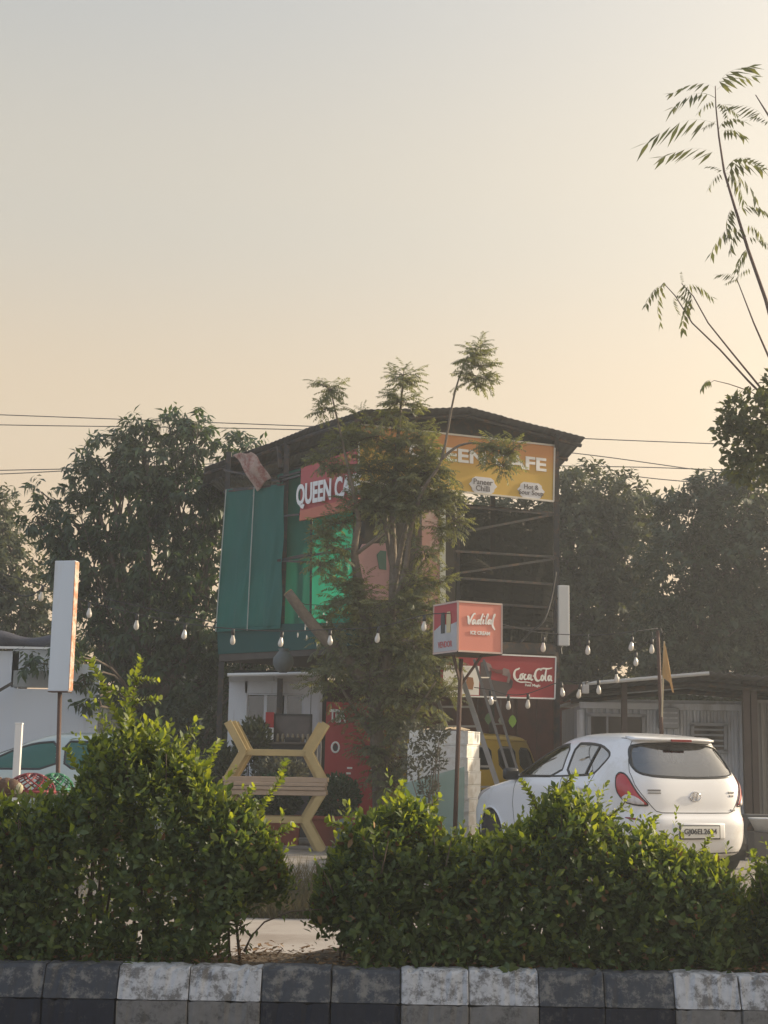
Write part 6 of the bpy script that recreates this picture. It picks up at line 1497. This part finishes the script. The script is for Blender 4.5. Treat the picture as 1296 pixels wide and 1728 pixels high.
wq(-140, 1096, 21, 1300, 0, zb=ZG); wq(22, 1162, 94, 1300, -.08, zb=ZG); wq(95, 1120, 160, 1300, -.03, zb=ZG); wq(22, 1096, 94, 1161, .0); wq(23, 1131, 84, 1160, -.06, mat('wall_grey', (.30, .31, .30), .6)); wq(-140, 1088, 95, 1096, -.12, clean_white, 'coping')
tp = mat('tarp_dark', (.06, .06, .075), .7, var=.4, scale=6, bump=.5)
def tarp(s, t):
    p = P(-130 + 225 * s, 1082 + 4 * math.sin(9 * s), YW + .1); an = t * 6.283; r = .12 + .03 * math.sin(14 * s)
    return p + Vector((0, r * 1.5 * math.cos(an), r * math.sin(an)))
obj('rolled_tarp', MB().grid(tarp, 40, 12), tp, lw, smooth=True)
obj('prop', MB().beam(P(-40, 1188, YW - .5), P(20, 1153, YW - .3), .08, .05), mat('prop_dark', (.06, .055, .05), .7), lw)
wp0 = P(28, 1300, 17.6); wpt = P(29, 1224, 17.6); wp = thing('white_post', 'short white square post in front of the silver car', 'post', (wp0.x, 17.6, ZG))
obj('shaft', MB().bbox((wp0.x, 17.6, (wpt.z + ZG) / 2 - .03), (.082, .07, wpt.z - ZG + .1), .008), white_paint, wp); obj('cap', MB().bbox((wp0.x, 17.6, wpt.z + .02), (.088, .076, .02), .004), white_paint, wp)
# vendor goods: red lattice basket, green net, coconuts
YK = 15.9
def lattice(name, label, c, rx, ry, h, m_, cat, nn=9):
    root = thing(name, label, cat, c); mb = MB()
    for k in range(nn):
        for sg in (1, -1):
            pts = []
            for i in range(9):
                t = i / 8; a = 2 * math.pi * k / nn + sg * t * 1.5; r = math.cos(t * 1.45); pts.append((c.x + rx * r * math.cos(a), c.y + ry * r * math.sin(a), c.z + h * math.sin(t * 1.45)))
            obj('lattice_strip', MB().tube(pts, .009, 4), m_, root)
    obj('rim', MB().tube([(c.x + rx * math.cos(a), c.y + ry * math.sin(a), c.z) for a in np.linspace(0, 6.283, 28)], .018, 6), m_, root)
    return root
rk = P(52, 1336, YK); lattice('lattice_basket', 'red lattice basket turned upside down at the left edge', rk, .25, .22, .19, mat('basket_red', (.19, .020, .024), .5), 'basket')
gk = P(92, 1332, YK + .4); lattice('lattice_basket', 'bright green lattice basket beside the red one', gk, .20, .2, .17, mat('basket_green', (.03, .19, .085), .5), 'basket')
cart = thing('vendor_table', 'low brown vendor table under the baskets at the left edge', 'table', P(20, 1420, YK + .1)); tz = rk.z - .02
obj('top', MB().bbox((P(20, 1340, YK).x, YK + .25, tz - .02), (1.5, .9, .035), .006), mat('table_brown', (.12, .08, .05), .7), cart)
for sx in (-.7, .7):
    for sy in (-.12, .6): obj('leg', MB().box((P(20, 1340, YK).x + sx, YK + sy, (tz + ZG) / 2 - .06), (.05, .05, tz - ZG + .06)), MATS['table_brown'], cart)
nut = mat('coconut_brown', (.10, .055, .035), .85, var=.4, scale=14, bump=.5); nutp = mat('coconut_pale', (.36, .34, .22), .7, var=.15)
for k, (u, v, r, m_, lab) in enumerate(((30, 1328, .06, nutp, 'pale husked coconut in front of the red basket'), (10, 1322, .085, nut, 'brown coconut left of the pale one'), (20, 1336, .08, nut, 'brown coconut lying below the pale one'), (-6, 1332, .09, nut, 'brown coconut cut by the left picture edge'))):
    c = P(u, v, YK - .28); tag(obj('coconut', MB().lathe([(r * .3, -r * .98), (r * .75, -r * .7), (r, -r * .1), (r * .9, r * .45), (r * .5, r * .85), (r * .12, r * 1.02)], 14, (c.x, c.y, tz + r * .98), Matrix.Rotation(R_(30 * k), 3, 'Y') @ Matrix.Identity(3)), m_, smooth=True), lab, 'coconut', 'coconuts on the vendor table')

# ------------------------------------------------------------------ bulb strings
bulb_g = mat('bulb_glass', (.60, .57, .51), .2, var=.05, coat=.3); sock = mat('socket_black', (.02, .02, .02), .5)
bulb_me = MB().lathe([(.016, .0), (.018, -.018), (.032, -.060), (.036, -.088), (.031, -.115), (.016, -.131), (.003, -.136)], 14)
sock_me = MB().lathe([(.012, .075), (.022, .07), (.024, .0), (.02, -.004)], 12)
proto = None
def bulb(p, label, group, drop=.03):
    global proto
    if proto is None:
        proto = thing('light_bulb', label, 'bulb', p, 0, group)
        obj('globe', bulb_me, bulb_g, proto, world=False, smooth=True); obj('socket', sock_me, sock, proto, world=False, smooth=True); o = proto
    else: o = copy_tree(proto)
    o.location = p; o.rotation_euler = (rng.normal() * .10, rng.normal() * .14, rng.uniform(0, 6)); o['label'] = label; o['group'] = group
def cable(name, label, pts, r=.0065, n=6):
    q = [np.array(P(*p)) for p in pts]; out_ = []
    for i in range(len(q) - 1):
        p0 = q[max(i - 1, 0)]; p1 = q[i]; p2 = q[i + 1]; p3 = q[min(i + 2, len(q) - 1)]
        for s in range(n):
            t = s / n; out_.append(tuple(.5 * ((2 * p1) + (p2 - p0) * t + (2 * p0 - 5 * p1 + 4 * p2 - p3) * t * t + (3 * p1 - p0 - 3 * p2 + p3) * t ** 3)))
    out_.append(tuple(q[-1])); return tag(obj(name, MB().tube(out_, r, 5), wire_mat, smooth=True), label, 'cable')
OR = ['first', 'second', 'third', 'fourth', 'fifth', 'sixth', 'seventh', 'eighth', 'ninth']
S1 = [(71, 1008), (151, 1036), (231, 1056), (312, 1072), (393, 1081), (475, 1085), (557, 1082), (638, 1078), (716, 1058)]
for k, (u, v) in enumerate(S1):
    bulb(P(u, v - 10, 19.4), '%s bulb from the left on the long string crossing left of the cafe' % OR[k], 'bulbs on the long left string')
cable('light_string', 'long sagging bulb cable from the left edge to the feathery tree', [(-60, 950, 19.4)] + [(u, v - 20, 19.4) for u, v in S1] + [(760, 1035, 19.4)])
S2 = [(917, 1094), (992, 1099), (1066, 1093), (1100, 1097)]
for k, (u, v) in enumerate(S2):
    bulb(P(u, v - 10, 20.6), '%s bulb from the left on the upper string reaching the brown pole' % OR[k], 'bulbs on the upper right string')
    cable('drop_wire', 'short drop wire of the %s bulb on the upper right string' % OR[k], [(u, v - 18, 20.6), (u + 1, 1072 - k * 2, 20.6)], .005, 2)
cable('light_string', 'upper bulb cable from the box sign to the brown pole', [(842, 1052, 20.2), (900, 1066, 20.4), (960, 1071, 20.6), (1020, 1071, 20.7), (1075, 1065, 20.8), (1110, 1060, 21.0)])
S3 = [(828, 1184), (858, 1192), (891, 1190), (948, 1170), (978, 1173), (1010, 1166), (1040, 1147), (1073, 1119)]
for k, (u, v) in enumerate(S3):
    bulb(P(u, v - 10, 21.4), '%s bulb from the left on the lower string below the red drinks sign' % OR[k], 'bulbs on the lower right string')
cable('light_string', 'lower bulb cable from the ladder up to the brown pole', [(800, 1160, 21.4)] + [(u, v - 20, 21.4) for u, v in S3] + [(1106, 1075, 21.1)])
cable('hanging_cable', 'grey cable drooping from the right pillar to the floor of the cafe', [(938, 965, 23.9), (930, 1010, 23.9), (917, 1048, 23.8), (895, 1066, 23.8), (878, 1084, 23.8)], .018)
cable('hanging_cable', 'thin cable from behind the big tree to the green curtain', [(150, 1004, 24), (230, 1022, 24.2), (300, 1038, 24.4), (366, 1051, 24.6)], .010)
cable('hanging_cable', 'dangling cable loop at the left picture edge', [(-20, 972, 19.6), (10, 995, 19.6), (40, 1006, 19.6), (62, 1000, 19.6), (78, 985, 19.6)], .010)
for k, (u, v, s, c) in enumerate(((865, 1217, 1.0, (.22, .38, .04)), (824, 1213, .9, (.10, .17, .07)), (845, 1216, .6, (.25, .27, .22)))):
    m_ = mat('ornament_%d' % k, c, .5); o = thing('leaf_ornament', ['bright green', 'dull green', 'small pale'][k] + ' leaf shaped ornament hanging under the drinks sign', 'ornament', P(u, v, 22.9))
    w, h = .062 * s, .10 * s; obj('leaf_blade', MB().prism([(0, -h), (w * .7, -h * .45), (w, .05 * h), (w * .6, h * .65), (0, h), (-w * .6, h * .65), (-w, .05 * h), (-w * .7, -h * .45)], P(u, v, 22.9), (1, 0, 0), UP, -.012), m_, o); obj('thread', MB().tube([tuple(P(u, v - 10, 22.9)), tuple(P(u, v - 38, 22.9))], .003, 4), wire_mat, o)
# icicle lights on the green side
ic = thing('icicle_lights', 'string of small hanging white lights on the green side of the cafe', 'lights', P(520, 1060, 22.6))
obj('wire', MB().tube([tuple(P(484, 1004, 22.6)), tuple(P(515, 1020, 22.6)), tuple(P(552, 1022, 22.6))], .006, 4), wire_mat, ic)
for k in range(10):
    u = 484 + rng.uniform(0, 72); v = 1012 + rng.uniform(0, 88); p = P(u, v, 22.6); obj('droplet', MB().lathe([(.003, .04), (.010, .01), (.009, -.02), (.002, -.04)], 6, p), bulb_g, ic)

# ------------------------------------------------------------------ overhead power lines
for k, (pts, lab) in enumerate((([(-300, 688), (0, 700), (590, 722), (983, 740), (1210, 749), (1600, 763)], 'topmost power line crossing behind the cafe'),
                                ([(-300, 708), (0, 717), (580, 728), (945, 762), (1200, 796), (1600, 850)], 'second power line from the top, sloping down to the right'),
                                ([(-300, 806), (0, 800), (400, 782), (1000, 787), (1230, 793), (1600, 800)], 'third power line from the top, nearly level'),
                                ([(-300, 800), (200, 790), (600, 786), (1010, 800), (1150, 812), (1600, 850)], 'lowest power line seen right of the cafe roof'))):
    cable('power_line', lab, [(u, v, 46) for u, v in pts], .016, 6)

# ------------------------------------------------------------------ hazy evening air, also standing in for veiling glare of the lens
mb = MB(); mb.box((0, 45, 8.0), (330, 225, 18.0))
hz = bpy.data.materials.new('hazy_air'); hz.use_nodes = True; t = hz.node_tree
for n_ in list(t.nodes):
    if n_.type == 'BSDF_PRINCIPLED': t.nodes.remove(n_)
pv = t.nodes.new('ShaderNodeVolumePrincipled'); pv.inputs['Color'].default_value = (.86, .90, .94, 1); pv.inputs['Density'].default_value = HAZE
pv.inputs['Anisotropy'].default_value = .35
t.links.new(pv.outputs[0], t.nodes['Material Output'].inputs['Volume'])
tag(obj('haze', mb, hz), 'thin evening haze over the whole street, with the lens glare veil put in', 'haze', kind='stuff')
